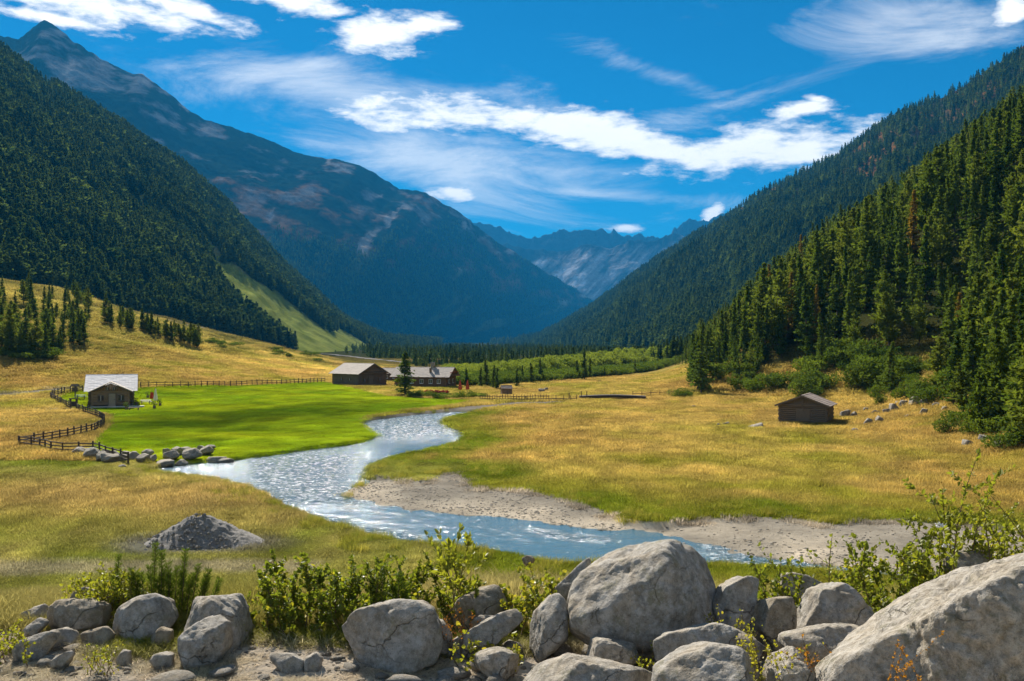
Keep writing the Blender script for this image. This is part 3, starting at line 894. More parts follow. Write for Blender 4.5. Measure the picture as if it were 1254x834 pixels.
def conifer(seed, kind='spruce', nsp=1500):
    """unit height tree; returns trunk mesh, crown mesh"""
    r = np.random.default_rng(seed)
    k = 9
    zz = np.linspace(0, 0.97, k)
    path = np.stack([0.008 * np.cumsum(r.normal(size=k)), 0.008 * np.cumsum(r.normal(size=k)), zz], 1); path[0, :2] = 0
    tv, tf = tube(path, 0.016 * (1 - zz * 0.92) + 0.001, 6)
    wid = {'spruce': 0.155, 'pine': 0.185, 'slim': 0.105}[kind]
    z0 = {'spruce': 0.06, 'pine': 0.12, 'slim': 0.05}[kind] + r.random() * 0.05
    nb = 120 if kind != 'pine' else 95
    zb = z0 + (1 - z0) * np.sort(r.random(nb)) ** 1.05
    tt = (zb - z0) / (1 - z0)
    if kind == 'pine':
        prof = np.minimum(1, (1 - tt) * 1.75) ** 0.75 * (0.55 + 0.45 * np.minimum(1, tt * 4))
    else:
        prof = (1 - tt) ** 0.82 * (0.7 + 0.3 * np.minimum(1, tt * 6))
    az_ = r.random(nb) * 6.283
    lob = 1 + 0.25 * np.sin(az_ * 2 + zb * 9 + r.random() * 6) 
    ln = wid * prof * (0.55 + 0.6 * r.random(nb)) * lob + 0.008
    m = max(4, nsp // nb)
    bi = np.repeat(np.arange(nb), m)
    s = r.random(len(bi)) ** 0.7
    d = np.stack([np.cos(az_), np.sin(az_), np.zeros(nb)], 1)
    droop = (-0.32 if kind != 'pine' else 0.30)
    axis = np.stack([np.interp(zb, zz, path[:, 0]), np.interp(zb, zz, path[:, 1]), zb], 1)
    c = axis[bi] + d[bi] * (ln[bi] * s)[:, None]
    c[:, 2] += ln[bi] * (droop * s + (0.30 * s * s if kind != 'pine' else 0.25 * s * s))
    side = np.stack([-d[:, 1], d[:, 0], np.zeros(nb)], 1)
    c += side[bi] * (r.normal(size=len(bi)) * 0.32 * ln[bi] * (0.4 + s))[:, None]
    c += r.normal(size=c.shape) * 0.006
    sz = (0.026 if kind != 'pine' else 0.028) * (0.6 + 0.8 * r.random(len(bi))) * (0.65 + 0.5 * prof[bi])
    a = unit(d[bi] + 0.7 * r.normal(size=c.shape) + np.array([0, 0, -0.15 if kind != 'pine' else 0.5])) * sz[:, None]
    b = unit(np.cross(a, np.array([0, 0, 1.0]) + 0.8 * r.normal(size=c.shape))) * (sz * 0.45)[:, None]
    # leader at the tip
    nt = 40
    ct = np.zeros((nt, 3)); ct[:, 2] = 1 - 0.12 * r.random(nt) ** 1.3; ct[:, :2] = path[-1, :2] + r.normal(size=(nt, 2)) * 0.006 * (1 + (1 - ct[:, 2:3]) * 10)
    at_ = unit(np.stack([r.normal(size=nt), r.normal(size=nt), np.full(nt, 1.2)], 1)) * 0.018
    bt = unit(np.cross(at_, r.normal(size=(nt, 3)))) * 0.008
    cv, cf = diamonds(np.concatenate([c, ct]), np.concatenate([a, at_]), np.concatenate([b, bt]))
    return (tv, tf), (cv, cf)
TREES = []
for i in range(9):
    kd = ['spruce', 'pine', 'spruce', 'pine', 'slim', 'spruce', 'pine', 'slim', 'spruce'][i]
    tr, cr = conifer(100 + i, kd, 2000)
    mt = {'spruce': M_SPRUCE, 'pine': M_PINE, 'slim': M_SPRUCE}[kd]
    TREES.append((mesh_np('trunk', *tr, [M_BARK]), mesh_np('crown', *cr, [mt], smooth=False), kd))
tr, cr = conifer(140, 'slim', 1400)
TREES.append((mesh_np('trunk', *tr, [M_BARK]), mesh_np('crown', *cr, [M_LARCH], smooth=False), 'larch'))
# one mesh per tree for the distant mass
FARP = []
for i in range(5):
    tr, cr = conifer(200 + i, ['spruce', 'slim', 'spruce', 'slim', 'pine'][i], 420)
    v, f = merge([cr])
    c = v.reshape(-1, 4, 3).mean(1, keepdims=True)
    v = (c + (v.reshape(-1, 4, 3) - c) * 1.9).reshape(-1, 3)
    FARP.append(mesh_np('distant_conifer', v, f, [M_FARTREE], smooth=False))
MIDP = []
for i in range(9):
    tr, cr = conifer(100 + i, ['spruce', 'pine', 'spruce', 'pine', 'slim', 'spruce', 'pine', 'slim', 'spruce'][i], 1100)
    v, f = merge([tr, cr])
    fm = np.concatenate([np.zeros(len(tr[1])), np.ones(len(cr[1]))])
    MIDP.append(mesh_np('forest_conifer', v, f, [M_BARK, M_SPRUCE if i % 2 == 0 else M_PINE], smooth=False, fmat=fm))

def tree(x, y, h, k, label, group, wide=1.0, z=None, name='conifer_tree'):
    e = bpy.data.objects.new(name, None)
    COL.objects.link(e)
    e.location = (x, y, (gz1(x, y) if z is None else z) - 0.15)
    e.rotation_euler = (random.gauss(0, .025), random.gauss(0, .025), random.random() * 6.28)
    e.scale = (h * wide, h * wide, h)
    tag(e, label, 'tree', group)
    add('trunk', TREES[k][0], e)
    c = add('crown', TREES[k][1], e); c['kind'] = 'stuff'
    return e

# --- forest on the right-hand slope
def right_forest():
    N = 26000
    y = 92 + (560 - 92) * rng.random(N) ** 0.9
    q = rng.random(N) * 260
    x = foot(y) + q
    z = land(x, y)
    px, py = project(x, y, z)
    ok = (px > 790) & (px < 1480)
    x, y, z, q, px, py = [a[ok] for a in (x, y, z, q, px, py)]
    edge = 5 + 7 * vnoise(x / 9, y / 9)
    edge = np.where((px > 1010) & (px < 1165) & (y < 230), edge + 4 + 8 * vnoise(x / 12 + 4, y / 14), edge)
    edge = np.where((px > 1165), edge * 0.45, edge)
    edge = np.where(y > 215, edge * 0.35, edge)
    dens = sstep(0, 7, q - edge) * (0.55 + 0.45 * (vnoise(x / 17 + 3, y / 17) > 0.35))
    ok = rng.random(len(x)) < dens
    x, y, z, q, px, py = [a[ok] for a in (x, y, z, q, px, py)]
    h = (9.0 + 8.5 * rng.random(len(x))) * (0.8 + 0.35 * vnoise(x / 25, y / 25)) * np.where(q < 10, 0.62, 1.0) * np.interp(px, [800, 850, 930], [.45, .6, 1.0])
    # thin to a minimum spacing
    order = rng.permutation(len(x)); keep = []
    cell = {}
    for i in order:
        sp = 4.0 if y[i] < 330 else 4.6
        cx_, cy_ = int(x[i] // 5), int(y[i] // 5)
        bad = False
        for a in (-1, 0, 1):
            for b in (-1, 0, 1):
                for j in cell.get((cx_ + a, cy_ + b), ()):
                    if (x[i] - x[j]) ** 2 + (y[i] - y[j]) ** 2 < sp * sp * (0.35 if q[i] < 14 else 1):
                        bad = True; break
                if bad: break
            if bad: break
        if not bad:
            cell.setdefault((cx_, cy_), []).append(i); keep.append(i)
    keep = np.array(keep)
    x, y, z, q, px, py, h = [a[keep] for a in (x, y, z, q, px, py, h)]
    vis = (px < 1290) & (y < 400)
    size = h / y * np.where(vis, 1, 0.01)
    o = np.argsort(-size)
    nth = 290
    for n_, i in enumerate(o[:nth]):
        k = int(rng.integers(0, 9))
        if rng.random() < 0.035: k = 9
        kind = TREES[k][2]
        lab = {'spruce': 'dark green spruce in the dense forest on the right-hand slope', 'pine': 'bushy olive stone pine in the dense forest on the right-hand slope',
               'slim': 'slender dark spruce in the dense forest on the right-hand slope', 'larch': 'yellow-brown larch among dark conifers on the right-hand slope'}[kind]
        grp = {'spruce': 'spruces of the right-hand forest', 'pine': 'stone pines of the right-hand forest', 'slim': 'slender spruces of the right-hand forest', 'larch': 'larches of the right-hand forest'}[kind]
        zone = 'at the valley end of the right-hand forest' if px[i] < 900 else 'in the right-hand forest behind the lone cabin' if px[i] < 1020 else 'in the right-hand forest above the boulder scatter' if px[i] < 1165 else 'in the right-hand forest at the edge of the picture'
        lab = ('tall ' if h[i] > 14 else 'small ' if h[i] < 10 else '') + {'spruce': 'dark green spruce ', 'pine': 'bushy olive stone pine ', 'slim': 'slender dark spruce ', 'larch': 'yellow-brown larch '}[kind] + zone
        tree(x[i], y[i], h[i], k, lab, grp, 0.75 + 0.4 * random.random(), z[i], name={'spruce': 'spruce_tree', 'pine': 'stone_pine_tree', 'slim': 'spruce_tree', 'larch': 'larch_tree'}[kind])
    rest = o[nth:]
    n = len(rest)
    sc = np.stack([h[rest]] * 3, 1); sc[:, :2] *= (0.78 + 0.4 * rng.random(n))[:, None]
    scatter('right_forest', np.stack([x[rest], y[rest], z[rest] - 0.2], 1), zrot(n), sc, rng.integers(0, 9, n), MIDP,
            'dense mass of dark conifers covering the upper right-hand slope', 'forest')
    print('right forest', len(x))
right_forest()
for _px, _py, _h, _k in [(1168, 498, 10, 0), (1180, 512, 7, 3), (1192, 506, 12, 0), (1206, 520, 9, 5), (1216, 500, 13, 8), (1226, 528, 11, 3), (1238, 512, 14, 0), (1246, 545, 12, 2), (1256, 530, 14, 5), (1172, 480, 11, 5), (1188, 478, 13, 2), (1205, 482, 13, 8),
                         (1228, 486, 14, 0), (1248, 492, 14, 2), (1262, 560, 11, 3), (1275, 545, 12, 5), (1160, 470, 14, 2), (1199, 532, 7, 3), (1150, 486, 9, 1), (1088, 482, 9, 5), (1092, 484, 6, 7), (1240, 470, 15, 3), (1215, 470, 14, 1)]:
    _x, _y, _z = hit(_px, _py)
    tree(_x, _y, _h, _k, ('tall' if _h > 13 else 'low') + ' olive conifer at the very front of the forest, right edge of the picture' if _px > 1120 else 'small young spruce standing before the forest above the lone cabin', 'conifers at the front of the right-hand forest', 0.95 + .25 * random.random(), _z, name='conifer_tree')

# --- forests on the far slopes
def mountain_forest(name, M, N, hmin, hmax, label, vmax=1.0, pxlim=(-60, 1320)):
    pts, V, fo = M['pts'], M['V'], M['forest']
    nu, nv = V.shape
    u = rng.random(N) * (nu - 1.001); v = rng.random(N) * (np.sum(V[0] <= 1) - 1.001)
    # area weighting
    i, j = u.astype(int), v.astype(int)
    a = np.linalg.norm(np.cross(pts[i + 1, j] - pts[i, j], pts[i, j + 1] - pts[i, j]), axis=1)
    d = pts[i, j, 1]
    w = a / (d ** 1.25)
    w /= np.quantile(w, 0.97)
    f = fo[i, j]
    ok = (rng.random(N) < w) & (rng.random(N) < f)
    i, j, fu, fv = i[ok], j[ok], (u - i)[ok][:, None], (v - v.astype(int))[ok][:, None]
    p = (pts[i, j] * (1 - fu) + pts[i + 1, j] * fu) * (1 - fv) + (pts[i, j + 1] * (1 - fu) + pts[i + 1, j + 1] * fu) * fv
    px, py = project(p[:, 0], p[:, 1], p[:, 2])
    ok = (px > pxlim[0]) & (px < pxlim[1]) & (py < 446)
    p = p[ok]
    n = len(p)
    h = hmin + (hmax - hmin) * rng.random(n) ** 1.4
    p[:, 2] -= 0.06 * h
    sc = np.stack([h * 1.15, h * 1.15, h], 1)
    sc[:, :2] *= (0.9 + 0.5 * rng.random(n))[:, None]
    scatter(name, p, zrot(n), sc, rng.integers(0, 5, n), FARP, label, 'forest')
    print(name, n)
mountain_forest('hillside_forest', MA_, 190000, 9, 21, 'dark conifer forest covering the steep left-hand hillside')
mountain_forest('far_flank_forest', MD_, 170000, 12, 24, 'bluish conifer forest on the far right-hand mountain flank')
mountain_forest('far_mountain_forest', MB_, 170000, 9, 18, 'distant blue conifer forest on the lower slope of the high mountain')

def floor_forest():
    N = 17000
    y = 430 * (3600 / 430) ** rng.random(N)
    x = (rng.random(N) * 0.62 - 0.40) * y
    z = land(x, y)
    px, py = project(x, y, z)
    ok = (px > 410) & (px < 900) & ((y > 640) | (px > 500))
    ok &= ~((px < 450) & (y < 900)) & (vnoise(x / 60, y / 140) > .3)
    x, y, z = x[ok], y[ok], z[ok]; n = len(x)
    h = (3.5 + 7 * rng.random(n) ** 1.5) * (.5 + .6 * vnoise(x / 40 + 9, y / 90))
    scatter('valley_forest', np.stack([x, y, z - .5], 1), zrot(n), np.stack([h * 1.15, h * 1.15, h], 1), rng.integers(0, 5, n), FARP, 'conifer wood on the valley floor behind the farmstead', 'forest')
floor_forest()

# --- conifers on the rising meadow at the left
def left_trees():
    r = random.Random(4)
    spots = []
    for k in range(95):
        px = r.uniform(-30, 108); py = r.uniform(352, 438) - max(0, (px - 60)) * 0.25
        if py > 440 - px * 0.10: continue
        spots.append((px, py, r.uniform(6, 10)))
    for k in range(42):
        t = r.random()
        px = 105 + 138 * t; py = 388 + 34 * t + r.uniform(-9, 5)
        spots.append((px, py, r.uniform(5.5, 8.5) * (1.1 - 0.25 * t)))
    for px, py, h in [(240, 428, 8), (233, 424, 9), (226, 421, 9.5), (205, 415, 8), (210, 419, 8), (184, 411, 9), (176, 405, 9), (43, 433, 10), (55, 436, 9), (30, 430, 12), (12, 432, 12), (60, 405, 10), (88, 412, 6), (95, 414, 6)]:
        spots.append((px, py, h))
    for px, py, h in spots:
        x, y, z = hit(px, py)
        k = r.choice([0, 1, 2, 3, 5, 6, 8])
        h *= 0.88
        tree(x, y, h, k, ('tall ' if h > 7 else 'small ') + ('dark conifer in the dense grove at the left edge of the rising meadow' if px < 75 else 'dark conifer in the row of trees climbing the rising left-hand meadow' if px < 180 else 'dark conifer near the lower end of the tree row on the left-hand meadow'), 'grove on the rising left-hand meadow', r.uniform(1.0, 1.35), z, name='conifer_tree')
left_trees()

# ------------------------------------------------------------------ round shrubs
def leaf_blob(seed, n, sz, flat=0.75, lobes=7):
    r = np.random.default_rng(seed)
    cs = r.normal(size=(lobes, 3)) * np.array([0.30, 0.30, 0.16]) + np.array([0, 0, 0.45])
    k = r.integers(0, lobes, n)
    d = unit(r.normal(size=(n, 3)))
    rad = (0.32 + 0.1 * r.random(lobes))[k] * (0.55 + 0.45 * r.random(n) ** 0.4)
    c = cs[k] + d * rad[:, None] * np.array([1, 1, flat])
    c[:, 2] = np.maximum(c[:, 2], 0.02)
    a = unit(d * 0.5 + r.normal(size=(n, 3))) * (sz * (0.6 + 0.8 * r.random(n)))[:, None]
    b = unit(np.cross(a, r.normal(size=(n, 3)))) * (np.linalg.norm(a, axis=1) * 0.5)[:, None]
    return diamonds(c, a, b)
def shrub_stems(seed, n=7, h=0.55, rad=0.02):
    r = np.random.default_rng(seed); L = []
    for i in range(n):
        a = r.random() * 6.28; t = np.linspace(0, 1, 5)
        p = np.stack([np.cos(a) * 0.35 * t ** 1.3, np.sin(a) * 0.35 * t ** 1.3, h * t], 1)
        L.append(tube(p, rad * (1 - 0.75 * t), 5))
    return merge(L)
SHRUB = {}
for nm, m, sz in (('dwarf', M_DWARF, 0.055), ('alder', M_ALDER, 0.05), ('spruce', M_SPRUCE, 0.05)):
    SHRUB[nm] = [(mesh_np('stem', *shrub_stems(60 + i), [M_STEM]), mesh_np('foliage', *leaf_blob(50 + i, 1300, sz), [m], smooth=False)) for i in range(3)]
def shrub(x, y, w, h, kind, label, group, name, z=None):
    e = bpy.data.objects.new(name, None); COL.objects.link(e)
    e.location = (x, y, (gz1(x, y) if z is None else z) - 0.08)
    e.rotation_euler = (0, 0, random.random() * 6.28)
    e.scale = (w, w, h)
    tag(e, label, 'shrub', group)
    s, f = random.choice(SHRUB[kind])
    add('stem', s, e); c = add('foliage', f, e); c['kind'] = 'stuff'
    return e
def slope_shrubs():
    r = random.Random(9)
    for px0, px1, py0, py1, n, wmin, wmax in [(985, 1100, 440, 482, 22, 3.5, 6.5), (905, 1000, 470, 500, 16, 3, 5), (1060, 1090, 478, 498, 4, 2, 3), (1110, 1180, 455, 500, 14, 2.5, 5), (820, 860, 478, 494, 7, 2, 3.5),
                                              (1150, 1254, 520, 560, 12, 2, 3.6), (1180, 1260, 560, 580, 4, 1.6, 2.4), (880, 930, 440, 495, 12, 3, 4.6)]:
        for i in range(n):
            px, py = r.uniform(px0, px1), r.uniform(py0, py1)
            x, y, z = hit(px, py)
            if x - foot(y) < -3: continue
            w = r.uniform(wmin, wmax)
            kd = r.choice(['dwarf', 'dwarf', 'dwarf', 'spruce', 'alder'] if px < 930 else ['dwarf', 'dwarf', 'spruce'])
            shrub(x, y, w * .85, w * r.uniform(0.75, 1.05), kd, {'dwarf': 'low rounded mountain pine shrub ', 'spruce': 'dark dense shrub ', 'alder': 'pale leafy shrub '}[kd] + ('behind the lone cabin' if px < 1000 else 'on the slope right of the lone cabin' if px < 1105 else 'among the trees at the right edge'), 'shrubs at the foot of the right-hand forest', 'pine_shrub', z)
slope_shrubs()
def left_shrubs():
    r = random.Random(19)
    for i in range(60):
        if i < 14: px, py, w = r.uniform(0, 70), r.uniform(428, 441), r.uniform(3, 4.6)
        elif i < 40:
            t = r.random(); px = 245 + 150 * t; py = 420 + 20 * t + r.uniform(-5, 4); w = r.uniform(1.8, 3.6)
        else: px, py, w = r.uniform(60, 330), r.uniform(395, 440), r.uniform(0.9, 1.8)
        x, y, z = hit(px, py)
        shrub(x, y, w, w * r.uniform(0.5, 0.75), r.choice(['dwarf', 'spruce', 'spruce']), ('dark shrub under the dense grove at the left edge of the rising meadow' if i < 14 else 'low shrub beside the gravel road at the foot of the dark hillside' if i < 40 else 'tiny lone shrub on the open grass of the rising left-hand meadow'), 'shrubs on the rising left-hand meadow', 'meadow_shrub', z)
left_shrubs()

# --- pale alder thicket and dark dwarf pines across the valley floor
def thicket():
    pts, idx, scl = [], [], []
    protos = [SHRUB['alder'][0][1], SHRUB['alder'][1][1], SHRUB['alder'][2][1], SHRUB['dwarf'][0][1], SHRUB['dwarf'][1][1], SHRUB['spruce'][0][1]]
    n = 3000
    px = 548 + 350 * rng.random(n); t = rng.random(n)
    base = np.interp(px, [548, 600, 700, 800, 840, 900], [473, 472, 464.5, 456, 452, 446])
    d0 = CAMZ * F / (base - CY)
    for a, dd, tt, bs in zip(px, d0, t, base):
        d = dd * (1 + 0.42 * tt)
        x = (a - CX) / F * d
        z = gz1(x, d)
        front = tt < 0.38
        top = np.interp(a, [548, 600, 720, 820, 900], [451, 447, 436, 428, 418])         # height the thicket reaches
        want = CAMZ + (CY - top) / F * d - z
        h = (2.2 + 1.4 * random.random()) if front else max(3.0, want * random.uniform(0.45, 1.15))
        w = (3.0 + 2.4 * random.random()) if front else max(3.2, h * random.uniform(.7, 1.0))
        pts.append((x, d, z - 0.1))
        idx.append(random.choice([3, 4, 3, 4, 5]) if front else random.choice([0, 1, 2, 0, 1, 2, 3]))
        scl.append((w, w, h * 1.05))
    scatter('alder_thicket', np.array(pts), zrot(n), np.array(scl), idx, protos, 'pale green alder thicket with dark dwarf pines across the valley floor', 'thicket')
    r = random.Random(5)
    for px, py, h in [(651, 470, 6), (596, 473, 7), (588, 474, 5.5), (640, 469, 5), (706, 464, 6), (716, 466, 9), (722, 464, 6.5), (741, 462, 3.5), (633, 474, 5), (608, 478, 5.5), (604, 476, 6),
                      (817, 452, 11), (823, 452, 12), (829, 452, 11), (834, 452, 10), (572, 474, 5), (777, 458, 5), (662, 468, 7)]:
        x, y = G(px, py)
        tree(x, y, h, r.choice([0, 4, 5, 7]), 'single dark conifer standing in front of the pale alder thicket', 'conifers along the alder thicket', r.uniform(1.1, 1.5))
    for px, py, h in [(848, 480, 10), (853, 484, 12), (859, 486, 13), (866, 482, 12), (872, 479, 11), (862, 475, 13), (850, 474, 11)]:
        x, y = G(px, py)
        tree(x, y, h, r.choice([0, 2, 5, 8]), 'dark spruce in the clump where the forest edge meets the golden meadow', 'spruce clump at the forest edge', r.uniform(1.0, 1.3))
    for px, py, w in [(835, 489, 3.4), (842, 488, 2.6), (828, 488, 2.0)]:
        x, y = G(px, py); shrub(x, y, w, w * 0.6, 'spruce', 'dark shrub on the bank below the spruce clump', 'shrubs below the spruce clump', 'bank_shrub')
thicket()

# ------------------------------------------------------------------ grass
def tuft(seed, n, h, w, spread, lean=0.35):
    r = np.random.default_rng(seed)
    base = np.zeros((n, 3)); base[:, :2] = r.normal(size=(n, 2)) * spread * 0.5
    az_ = r.random(n) * 6.283
    hh = h * (0.55 + 0.6 * r.random(n))
    ln = lean * (0.4 + r.random(n))
    d = np.stack([np.cos(az_), np.sin(az_), np.zeros(n)], 1)
    s = np.stack([-d[:, 1], d[:, 0], np.zeros(n)], 1) * (w * (0.6 + 0.7 * r.random(n)))[:, None]
    mid = base + d * (ln * hh * 0.35)[:, None] + np.array([0, 0, 1.0]) * (hh * 0.6)[:, None]
    tip = base + d * (ln * hh)[:, None] + np.array([0, 0, 1.0]) * hh[:, None]
    v = np.stack([base - s, base + s, mid + s * 0.7, mid - s * 0.7, tip], 1).reshape(-1, 3)
    i = np.arange(n) * 5
    return v, [np.stack([i, i + 1, i + 2, i + 3], 1), np.stack([i + 3, i + 2, i + 4], 1)]
def make_grass_mat():
    m, b, out = new_mat('grass_blades')
    c = b.n('ShaderNodeAttribute', attribute_name='tcol', attribute_type='INSTANCER').outputs['Color']
    oi = b.n('ShaderNodeObjectInfo')
    f = b.mapr(oi.outputs['Random'], 0, 1, 0.72, 1.3)
    sc = b.n('ShaderNodeVectorMath', operation='SCALE'); b.put(sc.inputs[0], c); b.put(sc.inputs['Scale'], f)
    pr = b.n('ShaderNodeBsdfDiffuse'); b.put(pr.inputs['Color'], sc.outputs[0])
    tr = b.n('ShaderNodeBsdfTranslucent'); b.put(tr.inputs[0], sc.outputs[0])
    mx = b.n('ShaderNodeMixShader'); mx.inputs[0].default_value = 0.45
    b.t.links.new(pr.outputs[0], mx.inputs[1]); b.t.links.new(tr.outputs[0], mx.inputs[2]); b.t.links.new(mx.outputs[0], out.inputs[0])
    return m
M_GRASS = make_grass_mat()
TUFT_TALL = []
for i in range(4):
    v, f = tuft(300 + i, 46, 1.0, 0.035, 1.1, 0.5); TUFT_TALL.append(mesh_np('grass_tuft', v, f, [M_GRASS], smooth=False))
TUFT_FINE = []
for i in range(4):
    v, f = tuft(320 + i, 60, 1.0, 0.022, 0.9, 0.8); TUFT_FINE.append(mesh_np('grass_tuft', v, f, [M_GRASS], smooth=False))
def grass():
    # meadow
    N = 230000
    y = 40 * (330 / 40) ** rng.random(N)
    x = (rng.random(N) * 1.3 - 0.65) * (y + 6)
    z = gz(x, y)
    col, amt, hgt = cover(x, y, z)
    keep = (rng.random(N) < amt) & (x - foot(y) < 26)
    hp = np.hypot(x - DIRT_PILE[0], y - DIRT_PILE[1]) > 3.6
    keep &= hp
    x, y, z, col, hgt = x[keep], y[keep], z[keep], col[keep], hgt[keep]
    n = len(x)
    patch = 0.75 + 0.5 * vnoise(x / 3, y / 4)
    h = hgt * patch * (0.75 + 0.5 * rng.random(n))
    wdt = np.clip(y * 0.0075, 0.35, 1.5)
    col = col * ((0.85 + 0.4 * rng.random(n)) * (0.66 + 0.62 * vnoise(x / 1.7, y / 3.1)))[:, None]
    h = h * (0.6 + 0.8 * vnoise(x / 1.3 + 7, y / 2.1))
    scatter('meadow_grass', np.stack([x, y, z - 0.02], 1), zrot(n), np.stack([wdt, wdt, h], 1), rng.integers(0, 4, n), TUFT_TALL, 'long golden and green meadow grass on the valley floor', 'grass', col)
    # grass on the far rising slope
    N = 60000
    y = 300 + 380 * rng.random(N); x = -(0.05 + 0.6 * rng.random(N)) * y
    z = gz(x, y); col, amt, hgt = cover(x, y, z)
    s_ = 1.1 + 1.2 * rng.random(N)
    scatter('slope_meadow_grass', np.stack([x, y, z - .03], 1), zrot(N), np.stack([s_, s_, 0.3 + .35 * rng.random(N)], 1), rng.integers(0, 4, N), TUFT_TALL, 'coarse olive and brown grass on the rising left-hand slope', 'grass', col * 1.35 * (0.7 + .7 * vnoise(x / 11, y / 16))[:, None])
    # tussocks along the banks
    N = 60000
    y = 46 + 130 * rng.random(N) ** 1.3; x = (rng.random(N) * 1.2 - 0.5) * y
    sd = river_sd(x, y); bd = poly_dist(x, y, BEACH); bi = in_poly(x, y, BEACH)
    near = (np.minimum(sd, np.where(bi, 9, bd)) < 4.5) & (sd > .15) & ((~bi) | (bd < .7))
    clump = vnoise(x / 1.6, y / 1.6) > np.where(np.minimum(sd, bd) < 1.2, .45, .66)
    k_ = near & clump & (rng.random(N) < .8) & ~in_poly(x, y, LUSH)
    x, y = x[k_], y[k_]; n = len(x); z = gz(x, y)
    s_ = 0.25 + .35 * rng.random(n)
    tc = c3(rng.random(n), (.17, .21, .018), (.42, .36, .06))
    scatter('bank_tussocks', np.stack([x, y, z - .05], 1), zrot(n), np.stack([s_, s_, .28 + .4 * rng.random(n)], 1), rng.integers(0, 4, n), TUFT_FINE, 'dark green grass tussocks along the edges of the stream', 'grass', tc)
    # bank and foreground
    N = 34000
    y = 9.2 + 6.5 * rng.random(N); x = (rng.random(N) * 1.36 - 0.68) * (y + 1)
    z = gz(x, y)
    col, amt, hgt = cover(x, y, z)
    keep = (rng.random(N) < amt)
    x, y, z, col, hgt = x[keep], y[keep], z[keep], col[keep], hgt[keep]
    n = len(x)
    h = hgt * (0.5 + 0.9 * rng.random(n)) * (0.6 + 0.8 * vnoise(x / .7, y / .7))
    w = 0.14 + 0.12 * rng.random(n)
    h = h * np.where(y < 11.6, .6, 1)
    scatter('bank_grass', np.stack([x, y, z - 0.01], 1), zrot(n), np.stack([w, w, h], 1), rng.integers(0, 4, n), TUFT_FINE, 'short dry grass among the boulders on the near bank', 'grass', col * 1.05)
    # slope below the bank
    N = 26000
    y = 15 + 26 * rng.random(N); x = (rng.random(N) * 1.36 - 0.68) * (y + 4)
    z = gz(x, y); col, amt, hgt = cover(x, y, z); keep = rng.random(N) < amt
    x, y, z, col = x[keep], y[keep], z[keep], col[keep]; n = len(x)
    h = 0.12 + 0.2 * rng.random(n); w = 0.3 + 0.3 * rng.random(n)
    scatter('slope_grass', np.stack([x, y, z - 0.01], 1), zrot(n), np.stack([w, w, h], 1), rng.integers(0, 4, n), TUFT_FINE, 'dry grass on the slope between bank and valley floor', 'grass', col)
grass()

# ------------------------------------------------------------------ rocks
import bmesh
_ICO = {}
def ico(n):
    if n not in _ICO:
        bm = bmesh.new(); bmesh.ops.create_icosphere(bm, subdivisions=n, radius=1.0)
        v = np.array([q.co[:] for q in bm.verts]); f = np.array([[w.index for w in q.verts] for q in bm.faces])
        bm.free(); _ICO[n] = (unit(v), f)
    return _ICO[n]
def hull2(p):
    p = sorted(map(tuple, p))
    def half(pp):
        h = []
        for q in pp:
            while len(h) >= 2 and (h[-1][0] - h[-2][0]) * (q[1] - h[-2][1]) - (h[-1][1] - h[-2][1]) * (q[0] - h[-2][0]) <= 0: h.pop()
            h.append(q)
        return h[:-1]
    return half(p) + half(p[::-1])
def rock_mesh(planes, n, pw, size, rough, seed, mat, pit=0.0):
    d, f = ico(n)
    N = np.array([q[:3] for q in planes]); H = np.array([q[3] for q in planes])
    s = np.maximum(0, d @ N.T) / H
    r = (s ** pw).sum(1) ** (-1.0 / pw)
    v = d * r[:, None]
    q = v / size
    k = seed * 3.17
    disp = 0.05 * fbm(q[:, 0] * 2.2 + k, q[:, 1] * 2.2, q[:, 2] * 2.2, oct=3) - 0.05 * np.clip(ridged(q[:, 0] * 1.7 + k, q[:, 1] * 1.7 + 3, q[:, 2] * 1.7, oct=2) - 0.72, 0, 1) * 3
    disp = disp + 0.016 * fbm(q[:, 0] * 9 + k, q[:, 1] * 9, q[:, 2] * 9, oct=4, gain=.6)
    if pit:
        w = fbm(q[:, 0] * 8 + k, q[:, 1] * 8, q[:, 2] * 11, oct=3)
        disp = disp - pit * np.clip(w - 0.1, 0, 1) + pit * 0.5 * fbm(q[:, 0] * 17 + k, q[:, 1] * 17, q[:, 2] * 17, oct=3)
    v = v + d * (disp * rough * size)[:, None]
    me = mesh_np('boulder', v, f, [mat], smooth=True)
    return me
